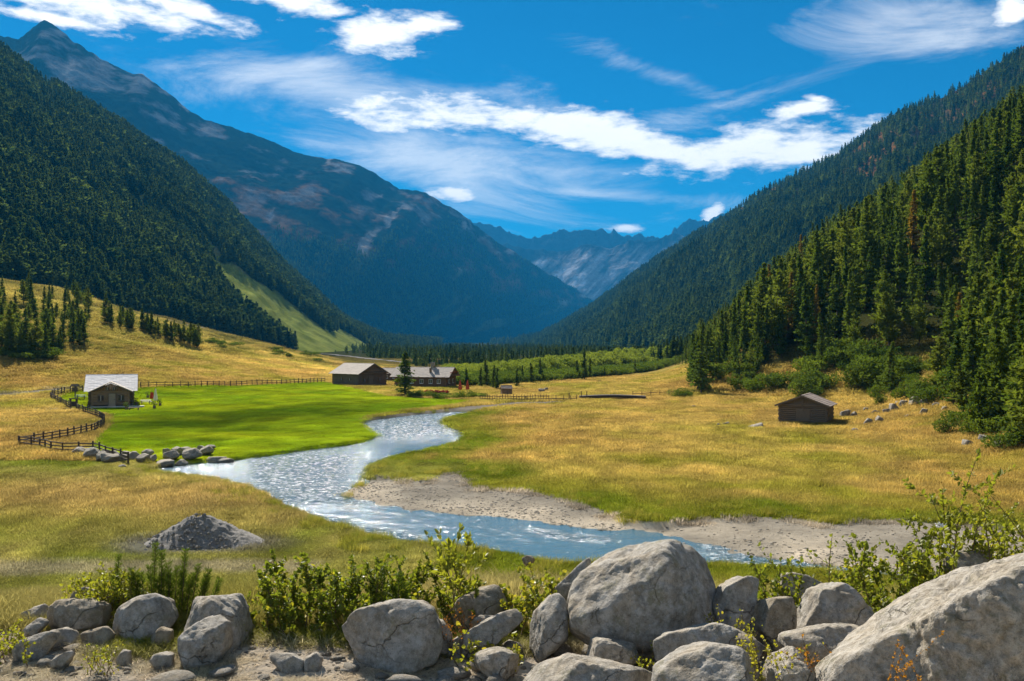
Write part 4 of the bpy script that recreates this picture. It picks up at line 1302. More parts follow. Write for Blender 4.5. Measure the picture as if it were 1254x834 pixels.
def rock_px(name, label, pts, d, depth=0.8, n=5, pw=12, rough=1.0, seed=1, mat=None, pit=0.0, lift=0.12, group=None, tilt=0.32, sc=None):
    """a boulder with the outline seen in the photograph, its own depth and facets; pts in photo pixels"""
    w = np.array([((a - CX) / F * d, CAMZ + (CY - b) / F * d) for a, b in pts])
    lo = w[:, 1].min()
    wl = w[w[:, 1] < lo + 0.35 * (w[:, 1].max() - lo)] - np.array([0, lift])
    h = np.array(hull2(np.concatenate([w, wl])))
    c = h.mean(0)
    pl = []
    r = np.random.default_rng(seed)
    size_ = math.sqrt(np.ptp(h[:, 0]) * np.ptp(h[:, 1]))
    for i in range(len(h)):
        a, b = h[i], h[(i + 1) % len(h)]
        e = b - a; L = np.hypot(*e)
        if L < 1e-4: continue
        nn = np.array([e[1], -e[0]]) / L
        off = float(nn @ (a - c))
        if off < 0: nn, off = -nn, -off
        ty = r.normal() * 0.08 + (0.34 if size_ > 1.2 else 0.2) * max(0.0, nn[1])
        m = math.sqrt(1 + ty * ty)
        pl.append((nn[0] / m, ty / m, nn[1] / m, max(off / m, 0.03)))
    size = math.sqrt(np.ptp(h[:, 0]) * np.ptp(h[:, 1])) * 0.5
    t = depth * size
    for sx, sy, sz, k in [(r.uniform(-.2, .2), -1, tilt, 1.0), (r.uniform(-.2, .2), 1, r.uniform(.1, .4), 1.0), (-.65, -.75, .2, 1.12), (.65, -.75, .15, 1.15), (.6, .8, .1, 1.1), (-.6, .8, .1, 1.1), (0, -.6, .85, 1.12 + r.uniform(-.08, .1)), (r.uniform(-.4, .4), -.8, .6, 1.1)]:
        q = np.array([sx, sy, sz]); q /= np.linalg.norm(q)
        hs = (h - c) @ q[[0, 2]]
        sup = np.max(hs)
        pl.append((*q, (sup * 0.55 + abs(q[1]) * t * 0.9) * k if abs(q[1]) < .95 else t * k))
    for k in range(11):                                                     # extra broken facets
        q = unit(r.normal(size=3) * np.array([1, 1.2, .9])); q[1] = -abs(q[1]) if k < 6 else q[1]
        N_ = np.array([z_[:3] for z_ in pl]); H_ = np.array([z_[3] for z_ in pl])
        s_ = np.maximum(0, ico(3)[0] @ N_.T) / H_; rr_ = 1 / s_.max(1)
        sup = ((ico(3)[0] * rr_[:, None]) @ q).max()
        pl.append((*q, sup * (r.uniform(.64, .82) if k < 4 else r.uniform(.80, .93))))
    me = rock_mesh(pl, n, min(pw * 4, 90), size, rough, seed, mat or M_ROCK, pit)
    o = add(name, me, None, (c[0], d, c[1]), label, 'rock', group)
    return o
def C4(*q): return [(a / 2.986, 640 + b / 2.986) for a, b in q]
def C5(*q): return [(400 + a / 2.986, 620 + b / 2.986) for a, b in q]
def C6(*q): return [(800 + a / 2.762, 560 + b / 2.762) for a, b in q]
def base_d(py): return 3.6 * F / (py - CY)
RK = [
 # left cluster
 ('boulder', 'dark oblong boulder lying at the far end of the left-hand cluster', C4((170, 300), (200, 282), (330, 278), (395, 300), (397, 350), (370, 382), (250, 388), (185, 378), (168, 330)), 12.0, .9, 5, 16, M_ROCK_D),
 ('rock_slab', 'leaning grey slab behind the dark oblong boulder', C4((60, 350), (100, 322), (150, 292), (182, 285), (185, 340), (150, 370), (80, 365)), 12.3, .6, 5, 18, M_ROCK),
 ('boulder', 'pale rock showing above the dark oblong boulder', C4((255, 270), (275, 248), (310, 235), (350, 248), (390, 272), (390, 310), (260, 310)), 12.7, .8, 5, 14, M_ROCK),
 ('boulder', 'flat pale rock wedged between the two left boulders', C4((380, 265), (430, 248), (480, 288), (450, 330), (400, 335), (385, 300)), 12.6, .8, 4, 14, M_ROCK),
 ('boulder', 'small rock peeping out behind the cluster under the dwarf pine', C4((455, 252), (500, 235), (548, 262), (540, 290), (460, 290)), 13.0, .9, 4, 10, M_ROCK_D),
 ('boulder', 'squarish grey boulder in the middle of the left-hand cluster', C4((422, 340), (450, 300), (500, 270), (565, 258), (612, 280), (640, 325), (648, 350), (600, 385), (500, 440), (425, 440), (412, 380)), 11.7, .85, 5, 14, M_ROCK),
 ('boulder', 'tall rounded boulder with a notched top, right end of the cluster', C4((652, 330), (668, 290), (738, 238), (800, 222), (852, 245), (880, 300), (893, 350), (903, 430), (895, 470), (820, 500), (700, 490), (655, 420)), 11.45, .9, 6, 10, M_ROCK),
 ('boulder', 'smaller boulder leaning against the tall notched one', C4((658, 450), (682, 398), (740, 350), (795, 340), (845, 372), (850, 420), (795, 488), (725, 508), (668, 488)), 10.75, .85, 5, 14, M_ROCK),
 ('boulder', 'small stone between the squarish and the tall boulder', C4((550, 418), (590, 380), (628, 395), (628, 432), (575, 445)), 11.3, .9, 4, 12, M_ROCK_D),
 ('boulder', 'low lichen-spotted rock at the front left of the cluster', C4((42, 470), (75, 432), (150, 402), (200, 396), (215, 425), (150, 470), (60, 492)), 11.0, .8, 5, 14, M_ROCK),
 ('boulder', 'angular low rock below the dark oblong boulder', C4((158, 402), (240, 382), (278, 396), (275, 432), (190, 440)), 11.4, .8, 4, 16, M_ROCK),
 ('rock_slab', 'thin pointed slab lying on the dirt before the cluster', C4((185, 508), (250, 470), (292, 462), (275, 485), (215, 515)), 10.6, .6, 4, 18, M_ROCK),
 ('stone', 'flat stone before the squarish boulder', C4((548, 488), (585, 475), (632, 478), (630, 494), (570, 502)), 10.6, .9, 4, 12, M_ROCK),
 ('stone', 'small pale stone under the squarish boulder', C4((425, 482), (448, 465), (475, 470), (470, 488), (440, 495)), 10.75, .9, 4, 12, M_ROCK),
 ('boulder', 'flat rock ledge under the squarish boulder', C4((290, 400), (380, 378), (420, 385), (400, 425), (300, 432)), 11.35, .7, 4, 16, M_ROCK_D),
 ('stone', 'lone pale stone in the grass at the left edge', C4((42, 305), (62, 296), (92, 302), (88, 318), (50, 320)), 13.1, .9, 4, 12, M_ROCK),
 ('stone', 'lone brownish stone in the grass beside the pale one', C4((85, 280), (105, 268), (122, 275), (118, 292), (90, 292)), 13.2, .9, 4, 12, M_ROCK_D),
 ('rock_slab', 'low mossy slab below the leafy willow bush', C4((965, 478), (1010, 474), (1070, 480), (1120, 505), (1112, 530), (1050, 525), (1000, 508)), 10.5, .6, 4, 16, M_ROCK),
 ('stone', 'upright small stone at the end of the mossy slab', C4((1112, 492), (1148, 470), (1182, 500), (1160, 522), (1125, 520)), 10.5, .9, 4, 12, M_ROCK),
 ('boulder', 'flat light stone half sunk beside the dark oblong boulder', C4((95, 375), (140, 348), (172, 355), (165, 380), (110, 400)), 11.7, .8, 4, 14, M_ROCK),
 # middle
 ('boulder', 'large oval boulder with flattened top below the willow bush', C5((28, 490), (45, 440), (120, 378), (160, 360), (240, 345), (330, 343), (395, 375), (415, 420), (425, 480), (400, 515), (280, 552), (130, 557), (45, 540)), 10.85, .8, 6, 14, M_ROCK),
 ('boulder', 'flank stone against the large oval boulder', C5((385, 420), (425, 415), (462, 470), (440, 505), (390, 515)), 11.1, .9, 4, 14, M_ROCK),
 ('rock_slab', 'long slanting slab propped up like a ramp', C5((392, 535), (440, 500), (560, 428), (650, 385), (725, 360), (750, 378), (742, 412), (600, 472), (480, 525), (415, 548)), 11.0, .45, 6, 18, M_ROCK),
 ('boulder', 'brown shaded rock behind the slanting slab', C5((440, 365), (500, 330), (560, 300), (610, 288), (690, 315), (700, 380), (600, 430), (480, 465), (438, 440)), 12.0, .7, 5, 14, M_ROCK_D),
 ('stone', 'pale wedge of rock resting above the slanting slab', C5((525, 425), (560, 398), (620, 398), (620, 425), (540, 450)), 11.5, .8, 4, 14, M_ROCK),
 ('boulder', 'upright egg-shaped rock left of the huge boulder', C5((742, 450), (765, 385), (820, 325), (850, 318), (875, 345), (885, 400), (878, 460), (835, 505), (775, 520), (740, 485)), 10.9, .9, 5, 10, M_ROCK),
 ('boulder', 'sloping rock behind the huge boulder', C5((812, 325), (850, 280), (935, 200), (980, 175), (960, 300), (880, 345)), 12.0, .6, 5, 14, M_ROCK),
 ('boulder', 'huge smooth grey boulder in the centre of the bank', [(690, 757), (694, 733), (706, 708), (733, 676), (757, 661), (790, 657), (836, 657), (862, 668), (879, 688), (883, 706), (874, 735), (872, 762), (840, 785), (780, 800), (715, 796), (697, 776)], 11.0, .8, 7, 9, M_ROCK),
 ('boulder', 'low jagged rock before the slanting slab', C5((515, 555), (560, 530), (620, 517), (670, 527), (730, 558), (705, 580), (560, 582)), 10.3, .7, 5, 18, M_ROCK_R),
 ('boulder', 'pale rough rock at the foot of the huge boulder', C5((930, 530), (960, 492), (1000, 482), (1090, 495), (1160, 505), (1130, 560), (960, 565)), 10.2, .7, 5, 16, M_ROCK_R),
 ('boulder', 'broad ridged rock cut off by the lower edge of the picture', C5((690, 670), (740, 612), (810, 575), (900, 545), (985, 560), (1060, 590), (1160, 595), (1225, 630), (1240, 720), (690, 720)), 9.3, .8, 6, 16, M_ROCK_R),
 # right
 ('boulder', 'slanted block to the right of the huge boulder', C6((192, 490), (232, 432), (300, 405), (392, 384), (400, 440), (395, 470), (320, 520), (250, 560), (198, 555)), 11.0, .8, 5, 20, M_ROCK),
 ('rock_slab', 'pale layered slab between the two square blocks', C6((398, 402), (480, 388), (575, 425), (590, 470), (470, 500), (400, 500)), 11.8, .7, 5, 20, M_ROCK_R),
 ('boulder', 'brown shaded block below the pale layered slab', C6((305, 530), (380, 482), (465, 468), (480, 520), (475, 575), (410, 612), (325, 590)), 10.7, .8, 5, 18, M_ROCK_D),
 ('boulder', 'square-cut block with flat top and cracked face', C6((466, 465), (520, 448), (630, 424), (665, 440), (740, 520), (768, 575), (700, 590), (560, 585), (470, 580)), 10.7, .75, 6, 30, M_ROCK),
 ('boulder', 'cream-coloured smooth slab beside the largest boulder', C6((430, 600), (520, 565), (640, 562), (700, 570), (780, 585), (760, 660), (640, 720), (500, 690), (440, 650)), 9.6, .8, 6, 10, M_ROCK_R),
 ('boulder', 'very large pitted grey boulder filling the lower right corner', [(1010, 850), (1030, 810), (1082, 774), (1126, 741), (1169, 712), (1210, 695), (1254, 685), (1320, 675), (1400, 700), (1440, 780), (1430, 900), (1010, 900)], 8.3, .85, 7, 14, M_ROCK_R),
 ('boulder', 'dark rock behind the very large corner boulder', C6((975, 350), (1010, 328), (1060, 318), (1170, 310), (1180, 350), (1100, 400), (1010, 410), (980, 390)), 11.6, .7, 5, 16, M_ROCK_D),
 ('boulder', 'rounded brownish boulder cut by the lower edge, centre right', C6((0, 720), (90, 665), (200, 632), (300, 645), (350, 690), (375, 730), (400, 830), (0, 830)), 8.9, .8, 6, 9, M_ROCK),
 ('rock_slab', 'broad pale slab before the huge boulder', C6((5, 625), (60, 592), (200, 560), (255, 570), (330, 605), (380, 640), (330, 690), (100, 690), (10, 660)), 9.8, .8, 6, 16, M_ROCK),
 ('stone', 'thin flat stone lying on the broad pale slab', C6((228, 606), (290, 598), (345, 604), (350, 622), (240, 622)), 9.55, .7, 4, 20, M_ROCK_D),
 ('boulder', 'pitted pale rock below the autumn-coloured weed', C6((385, 720), (410, 660), (440, 635), (490, 645), (530, 690), (545, 780), (545, 850), (380, 850)), 8.9, .8, 6, 14, M_ROCK_R),
 ('boulder', 'pale stone between the weed and the corner boulder', C6((565, 770), (585, 715), (640, 680), (700, 690), (690, 760), (640, 830), (570, 830)), 8.8, .8, 5, 12, M_ROCK_R),
 ('stone', 'small rock at the water edge left of the huge boulder', [(638, 684), (645, 680), (652, 681), (656, 687), (640, 690)], 47.0, .8, 4, 10, M_ROCK_D),
]
for i, (nm, lab, pts, d, dep, n, pw, mt) in enumerate(RK):
    kw = {}
    if 'very large pitted' in lab: kw = dict(pit=0.014, rough=1.3, tilt=0.75)
    if 'huge smooth' in lab: kw = dict(rough=0.9, tilt=0.15)
    if 'cream-coloured' in lab: kw = dict(tilt=0.9)
    if 'broad pale slab' in lab or 'broad ridged' in lab: kw = dict(tilt=0.9)
    if d < 20: d *= 1.055
    rock_px(nm, lab, pts, d, dep, n, pw, seed=11 + i, mat=mt, **kw)

def rock_free(x, y, z, w, dpt, h, seed, mat, name, label, group, n=4, pw=12, sink=0.25):
    r = np.random.default_rng(seed)
    pl = []
    for k in range(13):
        q = unit(r.normal(size=3)); pl.append((*q, r.uniform(0.62, 0.95)))
    for q in ((1, 0, 0), (-1, 0, 0), (0, 1, 0), (0, -1, 0), (0, 0, 1), (0, 0, -1)): pl.append((*q, 0.95))
    me = rock_mesh(pl, n, pw * 2.6, 1.0, 1.0, seed, mat)
    o = add(name, me, None, (x, y, z + h * (0.5 - sink)), label, 'rock', group)
    o.scale = (w / 2, dpt / 2, h / 2)
    o.rotation_euler = (r.uniform(-.15, .15), r.uniform(-.2, .2), r.uniform(0, 6.28))
    return o
def river_rocks():
    r = random.Random(12)
    L = [(97, 560, 24, 8), (112, 564, 26, 11), (124, 567, 16, 10), (135, 569, 30, 10), (147, 568, 22, 8), (163, 567, 18, 9), (175, 569, 20, 9), (186, 568, 16, 7), (197, 569, 30, 9), (210, 566, 22, 10), (222, 568, 16, 8),
         (233, 565, 26, 12), (240, 569, 18, 6), (252, 560, 22, 9), (262, 564, 26, 10), (274, 564, 24, 7), (245, 556, 16, 6), (217, 560, 20, 8), (180, 562, 14, 7), (155, 563, 16, 6), (205, 561, 14, 7), (258, 553, 16, 5), (138, 562, 16, 6), (128, 560, 12, 5), (284, 564, 14, 5), (228, 557, 14, 6)]
    for i, (px, py, w, h) in enumerate(L):
        x, y = G(px, py, -0.3); m = y / F
        rock_free(x, y, gz1(x, y) + 0.05, w * m * 1.05, w * m * r.uniform(.7, 1.0), h * m * 1.45, 70 + i, M_RIVROCK, 'riverbank_boulder', 'grey boulder in the bank revetment where the meadow meets the stream', 'boulders along the meadow bank of the stream', 4, 14, 0.15)
    for i, (px, py, w, h) in enumerate([(268, 594, 10, 4), (150, 575, 12, 4)]):
        x, y = G(px, py, -0.3); m = y / F
        rock_free(x, y, gz1(x, y), w * m, w * m * .7, h * m * 1.8, 170 + i, M_RIVROCK, 'riverbank_boulder', ['lone flat stone at the near edge of the stream pool', 'flat stone beside the pale sand spit at the pool'][i], None)
    # at the foot of the forest and round the cabin
    L = [(925, 525, 26, 5), (889, 522, 10, 5), (880, 523, 6, 4), (965, 523, 9, 5), (1034, 512, 12, 9), (1046, 511, 10, 6), (1063, 521, 12, 8), (1076, 518, 12, 8), (1048, 529, 10, 4), (1095, 505, 14, 9), (1105, 500, 12, 8), (1120, 498, 20, 10), (1135, 497, 16, 8), (1147, 500, 10, 6),
         (1130, 510, 10, 8), (1060, 505, 12, 5), (1072, 508, 10, 5), (1086, 508, 9, 6), (1112, 512, 9, 4), (1160, 530, 12, 6), (1185, 548, 20, 8), (1205, 542, 18, 8), (1222, 552, 14, 10), (1156, 505, 10, 6), (800, 518, 6, 4), (850, 500, 6, 3), (985, 528, 6, 3), (1100, 497, 8, 5)]
    for i, (px, py, w, h) in enumerate(L):
        x, y, z = hit(px, py); m = y / F
        lab, grp = 'grey boulder in the scatter of rocks at the foot of the right-hand forest', 'rocks at the foot of the right-hand forest'
        if px == 925: lab, grp = 'long flat rock in the golden grass left of the lone cabin', None
        elif px in (889, 880): lab, grp = 'small stone in the grass left of the long flat rock', 'small stones left of the long flat rock'
        elif px in (965, 985): lab, grp = 'small stone in the grass before the lone cabin', 'small stones before the lone cabin'
        elif px in (800, 850): lab, grp = 'dark stone lying alone in the golden meadow', 'lone stones in the golden meadow'
        rock_free(x, y, z, w * m, w * m * .8, h * m * 1.5, 200 + i, M_RIVROCK, 'boulder', lab, grp, 4, 14, 0.2)
    for i, (px, py, w, h) in enumerate([(664, 481, 9, 4), (668, 479, 7, 3)]):
        x, y = G(px, py); m = y / F
        rock_free(x, y, gz1(x, y), w * m, w * m * .8, h * m * 1.8, 260 + i, M_ROCK_D, 'boulder', 'dark hump of rock in the meadow behind the footbridge fence', 'dark humps in the far meadow')
river_rocks()

# --- gravel heap
def gravel_heap():
    x0, y0 = DIRT_PILE
    z0 = gz1(x0, y0)
    nr, na = 46, 120
    rr = np.linspace(0, 1, nr); aa = np.linspace(0, 2 * math.pi, na + 1)[:-1]
    RR, AA = np.meshgrid(rr, aa, indexing='ij')
    rad = RR * (3.15 + 0.4 * np.sin(AA * 2 + 1) + 0.35 * np.cos(AA))
    X = rad * np.cos(AA) * 1.05; Y = rad * np.sin(AA) * 0.85
    Z = 1.85 * (1 - RR) ** 1.12 + 0.02
    Z = np.minimum(Z, 1.70 + 0.06 * fbm(X * 2, Y * 2, oct=2))
    Z += 0.10 * fbm(X * 1.3, Y * 1.3, oct=4) * (1 - RR ** 4) + 0.05 * fbm(X * 6, Y * 6, oct=3) * (1 - RR ** 6)
    Z -= 0.12 * RR ** 8
    v = np.stack([X, Y, Z], -1).reshape(-1, 3)
    i = (np.arange(nr - 1)[:, None] * na + np.arange(na)[None, :]).ravel(); j = (np.arange(nr - 1)[:, None] * na + (np.arange(na)[None, :] + 1) % na).ravel()
    f = np.stack([i, j, j + na, i + na], 1)
    m, b, out = new_mat('crushed_gravel')
    p = objco(b); n1 = b.noise(p, 7, 6, 0.75); n2 = b.noise(p, 1.2, 4)
    principled(b, out, b.mix(n2, b.ramp(n1, [(0.3, (0.11, 0.11, 0.105)), (0.7, (0.34, 0.325, 0.31))]), b.ramp(n1, [(0.3, (0.13, 0.12, 0.10)), (0.7, (0.36, 0.33, 0.29))])), 0.95, b.bump(n1, 0.9, 0.12))
    e = bpy.data.objects.new('gravel_heap', None); COL.objects.link(e); e.location = (x0, y0, z0)
    tag(e, 'grey conical heap of gravel standing in the near meadow', 'heap')
    add('mound', mesh_np('mound', v, f, [m]), e)
    # loose stones on it, joined
    L = []
    r = np.random.default_rng(3)
    dv, df = ico(1)
    for k in range(900):
        a = r.random() * 6.283; q = r.random() ** 0.6 * 1.12
        rad = q * 3.3
        x, y = rad * math.cos(a) * 1.05, rad * math.sin(a) * 0.85
        z = max(0, 1.85 * max(0, 1 - q) ** 1.12)
        s = 0.03 + 0.09 * r.random() ** 2.5
        L.append((dv * s * (0.6 + 0.8 * r.random(3)) + np.array([x, y, min(z, 1.7)]), df))
    vv, ff = merge(L)
    c = add('loose_gravel', mesh_np('loose_gravel', vv, ff, [m], smooth=False), e); c['kind'] = 'stuff'
gravel_heap()

# --- pebbles: on the dirt, on the beach
PEB = []
for i in range(5):
    r_ = np.random.default_rng(400 + i)
    pl = [(*unit(r_.normal(size=3)), r_.uniform(0.7, 1.0)) for k in range(12)] + [(*q, 1.0) for q in ((1, 0, 0), (-1, 0, 0), (0, 1, 0), (0, -1, 0), (0, 0, 1), (0, 0, -1))]
    PEB.append(rock_mesh(pl, 2, 14, 1.0, 0.6, 400 + i, [M_ROCK, M_RIVROCK, M_ROCK_R, M_RIVROCK, M_ROCK_D][i]))
def pebbles():
    n = 4200
    y = 8.6 + 4.6 * rng.random(n) ** 1.1; x = (rng.random(n) * 1.36 - 0.68) * (y + 1)
    x = np.where(rng.random(n) < 0.75, np.minimum(x, 1.5 + rng.random(n)), x)
    z = gz(x, y)
    s = 0.006 + 0.045 * rng.random(n) ** 5 + 0.012 * rng.random(n)
    sc = np.stack([s * (0.8 + .6 * rng.random(n)), s, s * (.45 + .4 * rng.random(n))], 1)
    scatter('loose_pebbles', np.stack([x, y, z], 1), zrot(n), sc, rng.integers(0, 5, n), PEB, 'loose pebbles strewn over the trampled dirt before the boulders', 'pebbles')
    n = 620
    y = 9.2 + 3.8 * rng.random(n); x = -5.5 + 11.5 * rng.random(n) ** .8
    keep = vnoise(x / .8, y / .8) > .35; x, y = x[keep], y[keep]; n = len(x); z = gz(x, y)
    s = 0.03 + 0.13 * rng.random(n) ** 3
    scatter('rock_rubble', np.stack([x, y, z + s * .2], 1), zrot(n), np.stack([s * (.8 + .8 * rng.random(n)), s, s * (.5 + .4 * rng.random(n))], 1), rng.integers(0, 5, n), PEB, 'broken rubble stones lying between the boulders of the near bank', 'rubble')
    N = 60000
    y = 44 + 52 * rng.random(N); x = (rng.random(N) * 0.8 - 0.2) * y
    ok = in_poly(x, y, BEACH); x, y = x[ok], y[ok]
    z = gz(x, y); ok = z > WL - 0.1; x, y, z = x[ok], y[ok], z[ok]
    dens = np.clip(0.25 + 0.9 * vnoise(x / 3, y / 3) - 0.02 * (x + 8), 0.1, 1); ok = rng.random(len(x)) < dens; x, y, z = x[ok], y[ok], z[ok]
    n = len(x); s = 0.03 + 0.09 * rng.random(n) ** 4
    scatter('beach_gravel', np.stack([x, y, z], 1), zrot(n), np.stack([s, s * 1.2, s * .6], 1), rng.integers(0, 5, n), PEB, 'gravel and cobbles on the sand bar inside the stream bend', 'gravel')
pebbles()

# ------------------------------------------------------------------ leafy shrubs of the near bank
def leaf_cards(pos, dirs, ln, wd, r, fold=0.25):
    """folded elliptic leaves, 4 quads... each leaf = 6 vertices, 4 triangles in 2 quads"""
    n = len(pos)
    up = unit(np.cross(dirs, r.normal(size=(n, 3))))
    sd = unit(np.cross(dirs, up))
    a = dirs * ln[:, None]; s = sd * wd[:, None]; u = up * (wd * fold)[:, None]
    v = np.stack([pos, pos + a * .35 + s + u, pos + a * .75 + s * .75 + u, pos + a * 1.05, pos + a * .75 - s * .75 + u, pos + a * .35 - s + u], 1).reshape(-1, 3)
    i = np.arange(n) * 6
    return v, np.concatenate([np.stack([i, i + 1, i + 2, i + 3], 1), np.stack([i, i + 3, i + 4, i + 5], 1)])
def leafy(name, label, stems, mat, seed, leaf=(0.05, 0.017), per=26, mat2=None, frac2=0.0, upright=0.5, srad=0.007, cat='shrub', group=None):
    """stems: list of (base xyz, tip xyz)"""
    r = np.random.default_rng(seed)
    S, LP, LD, LL = [], [], [], []
    b0 = np.mean([q[0] for q in stems], 0)
    for bb, tt in stems:
        bb = np.array(bb) - b0; tt = np.array(tt) - b0
        k = 7; t = np.linspace(0, 1, k)[:, None]
        bend = r.normal(size=3) * 0.12 * np.linalg.norm(tt - bb); bend[2] *= .3
        path = bb + (tt - bb) * t + bend * np.sin(t * math.pi) + r.normal(size=(k, 3)) * 0.008
        H = np.linalg.norm(tt - bb)
        S.append(tube(path, srad * (0.6 + 0.6 * H) * (1 - 0.8 * t[:, 0]) + 0.0012, 5))
        twigs = [path[2:]]
        for q in range(int(3 + 4 * H)):
            s0 = r.uniform(0.2, 0.9); p0 = path[int(s0 * (k - 1))]
            dv = unit(np.array([r.normal(), r.normal(), r.uniform(0.2, 1.2)])) * H * r.uniform(0.14, 0.34)
            tw = p0 + dv * np.linspace(0, 1, 4)[:, None] + np.array([0, 0, 0.06 * H]) * (np.linspace(0, 1, 4)[:, None] ** 2)
            S.append(tube(tw, np.linspace(srad * .45, 0.001, 4), 4)); twigs.append(tw)
        for tw in twigs:
            m = max(4, int(per * np.linalg.norm(tw[-1] - tw[0]) / 0.4))
            s = r.random(m) ** 0.75 * (len(tw) - 1.001); i = s.astype(int); f = (s - i)[:, None]
            p = tw[i] * (1 - f) + tw[i + 1] * f
            ax = unit(tw[-1] - tw[0])
            d = unit(ax * upright + unit(r.normal(size=(m, 3))) * 0.8)
            LP.append(p); LD.append(d); LL.append(leaf[0] * (0.55 + 0.7 * r.random(m)))
    LP, LD, LL = np.concatenate(LP), np.concatenate(LD), np.concatenate(LL)
    e = bpy.data.objects.new(name, None); COL.objects.link(e); e.location = b0
    tag(e, label, cat, group)
    v, f = merge(S); add('stem', mesh_np('stem', v, f, [M_STEM]), e)
    v, f = leaf_cards(LP, LD, LL, LL * leaf[1] / leaf[0], r)
    n = len(LP)
    sel = (r.random(n) < frac2) if mat2 else np.zeros(n, bool)
    fm = np.concatenate([sel, sel]).astype(int)
    c = add('foliage', mesh_np('foliage', v, f, [mat] + ([mat2] if mat2 else []), smooth=False, fmat=fm), e); c['kind'] = 'stuff'
    return e
def bush_stems(px0, px1, pybase, tops, d0, d1, n, seed, lean=0.15):
    """tops: list of (px, py) outline of the top; stems spread between px0..px1"""
    r = np.random.default_rng(seed)
    tx = [a for a, b in tops]; ty = [b for a, b in tops]
    out = []
    for k in range(n):
        px = r.uniform(px0, px1); d = r.uniform(d0, d1)
        top = np.interp(px, tx, ty); 
        h = r.uniform(0.3, 1.0)
        x = (px - CX) / F * d; zb = gz1(x, d) - 0.03
        zt = CAMZ + (CY - (pybase + (top - pybase) * h)) / F * d
        zt = max(zt, zb + 0.12)
        out.append(((x - r.normal() * lean * (zt - zb) , d + r.normal() * .1, zb), (x + r.normal() * lean * (zt - zb), d + r.normal() * 0.15, zt)))
    return out
leafy('willow_bush', 'wide yellow-green willow bush behind the oval boulder', bush_stems(295, 430, 800, [(290, 710), (320, 698), (345, 676), (375, 664), (395, 682), (430, 702)], 12.2, 13.5, 60, 1), M_WILLOW, 1, (0.058, 0.022), 42, M_WILLOW_Y, 0.16)
leafy('willow_bush', 'grey-green twiggy willow bush in front of the stream', bush_stems(420, 590, 780, [(420, 700), (450, 684), (500, 682), (540, 676), (570, 690), (590, 712)], 12.3, 13.6, 64, 2), M_WILLOW, 2, (0.052, 0.018), 42, M_WILLOW_Y, 0.08)
def st(px, py0, py1, d, dx=0.0):
    x = (px - CX) / F * d; x2 = (px + dx - CX) / F * d
    zb = gz1(x, d) - 0.05
    return ((x, d, zb), (x2, d + .1, CAMZ + (CY - py1) / F * d))
leafy('willow_shoot', 'tall willow shoot with two forked tips against the blue stream', [st(535, 760, 655, 12.6, -16), st(545, 760, 664, 12.6, 6), st(552, 760, 658, 12.6, 22)], M_WILLOW, 3, (0.085, 0.021), 22, upright=1.0)
leafy('leafy_bush', 'yellowish leafy bush growing over the slanting slab', bush_stems(608, 680, 780, [(605, 740), (625, 700), (650, 688), (670, 690), (682, 720)], 12.0, 12.8, 24, 4), M_WILLOW, 4, (0.06, 0.026), 24, M_WILLOW_Y, 0.35)
leafy('leafy_plant', 'small green plant in the shade under the slanting slab', bush_stems(575, 640, 800, [(575, 780), (600, 775), (640, 785)], 11.0, 11.4, 8, 5), M_WILLOW, 5, (0.05, 0.022), 18, M_WILLOW_Y, 0.2)
leafy('willow_bush', 'dense dark willow bush behind the corner boulder', bush_stems(1040, 1180, 790, [(1030, 690), (1060, 655), (1085, 650), (1120, 655), (1180, 640)], 12.0, 13.4, 56, 6), M_WILLOW, 6, (0.06, 0.024), 26, M_WILLOW_Y, 0.1)
leafy('willow_bush', 'leggy willow bush with tall shoots at the right edge', bush_stems(1160, 1275, 760, [(1150, 650), (1180, 620), (1200, 590), (1225, 600), (1254, 635), (1280, 620)], 12.0, 13.2, 24, 7, 0.1), M_WILLOW, 7, (0.06, 0.02), 18, M_WILLOW_Y, 0.14)
leafy('willow_shoot', 'tallest leafy shoot rising before the golden meadow', [st(1200, 760, 556, 12.2, 2), st(1205, 760, 575, 12.2, 26), st(1192, 760, 600, 12.2, -34), st(1165, 760, 606, 12.2, -22)], M_WILLOW, 8, (0.07, 0.02), 20, upright=0.7)
leafy('leafy_bush', 'leafy bush at the right edge behind the corner boulder', bush_stems(1230, 1340, 760, [(1225, 660), (1254, 635), (1340, 620)], 12.0, 12.8, 20, 9), M_WILLOW, 9, (0.06, 0.022), 22)
leafy('leafy_plant', 'sparse upright plant growing between the huge boulder and the square block', bush_stems(930, 975, 760, [(925, 700), (945, 665), (975, 690)], 11.8, 12.5, 14, 10), M_WILLOW, 10, (0.055, 0.02), 18, M_WILLOW_Y, 0.12)
leafy('leafy_plant', 'single thin stem with few leaves before the sand bar', [st(1022, 760, 655, 12.0, 2), st(1020, 760, 690, 12.0, -6)], M_WILLOW, 11, (0.05, 0.016), 12)
leafy('leafy_plant', 'small green plant at the foot of the slanted block', bush_stems(885, 925, 775, [(885, 748), (905, 746), (925, 755)], 10.6, 10.9, 7, 12), M_WILLOW, 12, (0.03, 0.012), 14, M_WILLOW_Y, 0.2)
leafy('autumn_weed', 'orange and red autumn weed between the corner rocks', bush_stems(990, 1016, 830, [(985, 800), (1000, 780), (1016, 800)], 9.2, 9.4, 9, 13), M_REDLEAF, 13, (0.024, 0.009), 20, M_WILLOW_Y, 0.25, srad=0.004, cat='plant')
leafy('autumn_weed', 'small yellow weed on the broad pale slab', bush_stems(914, 930, 800, [(912, 782), (922, 778), (932, 785)], 9.2, 9.4, 7, 14), M_WILLOW_Y, 14, (0.03, 0.012), 20, srad=0.003, cat='plant')
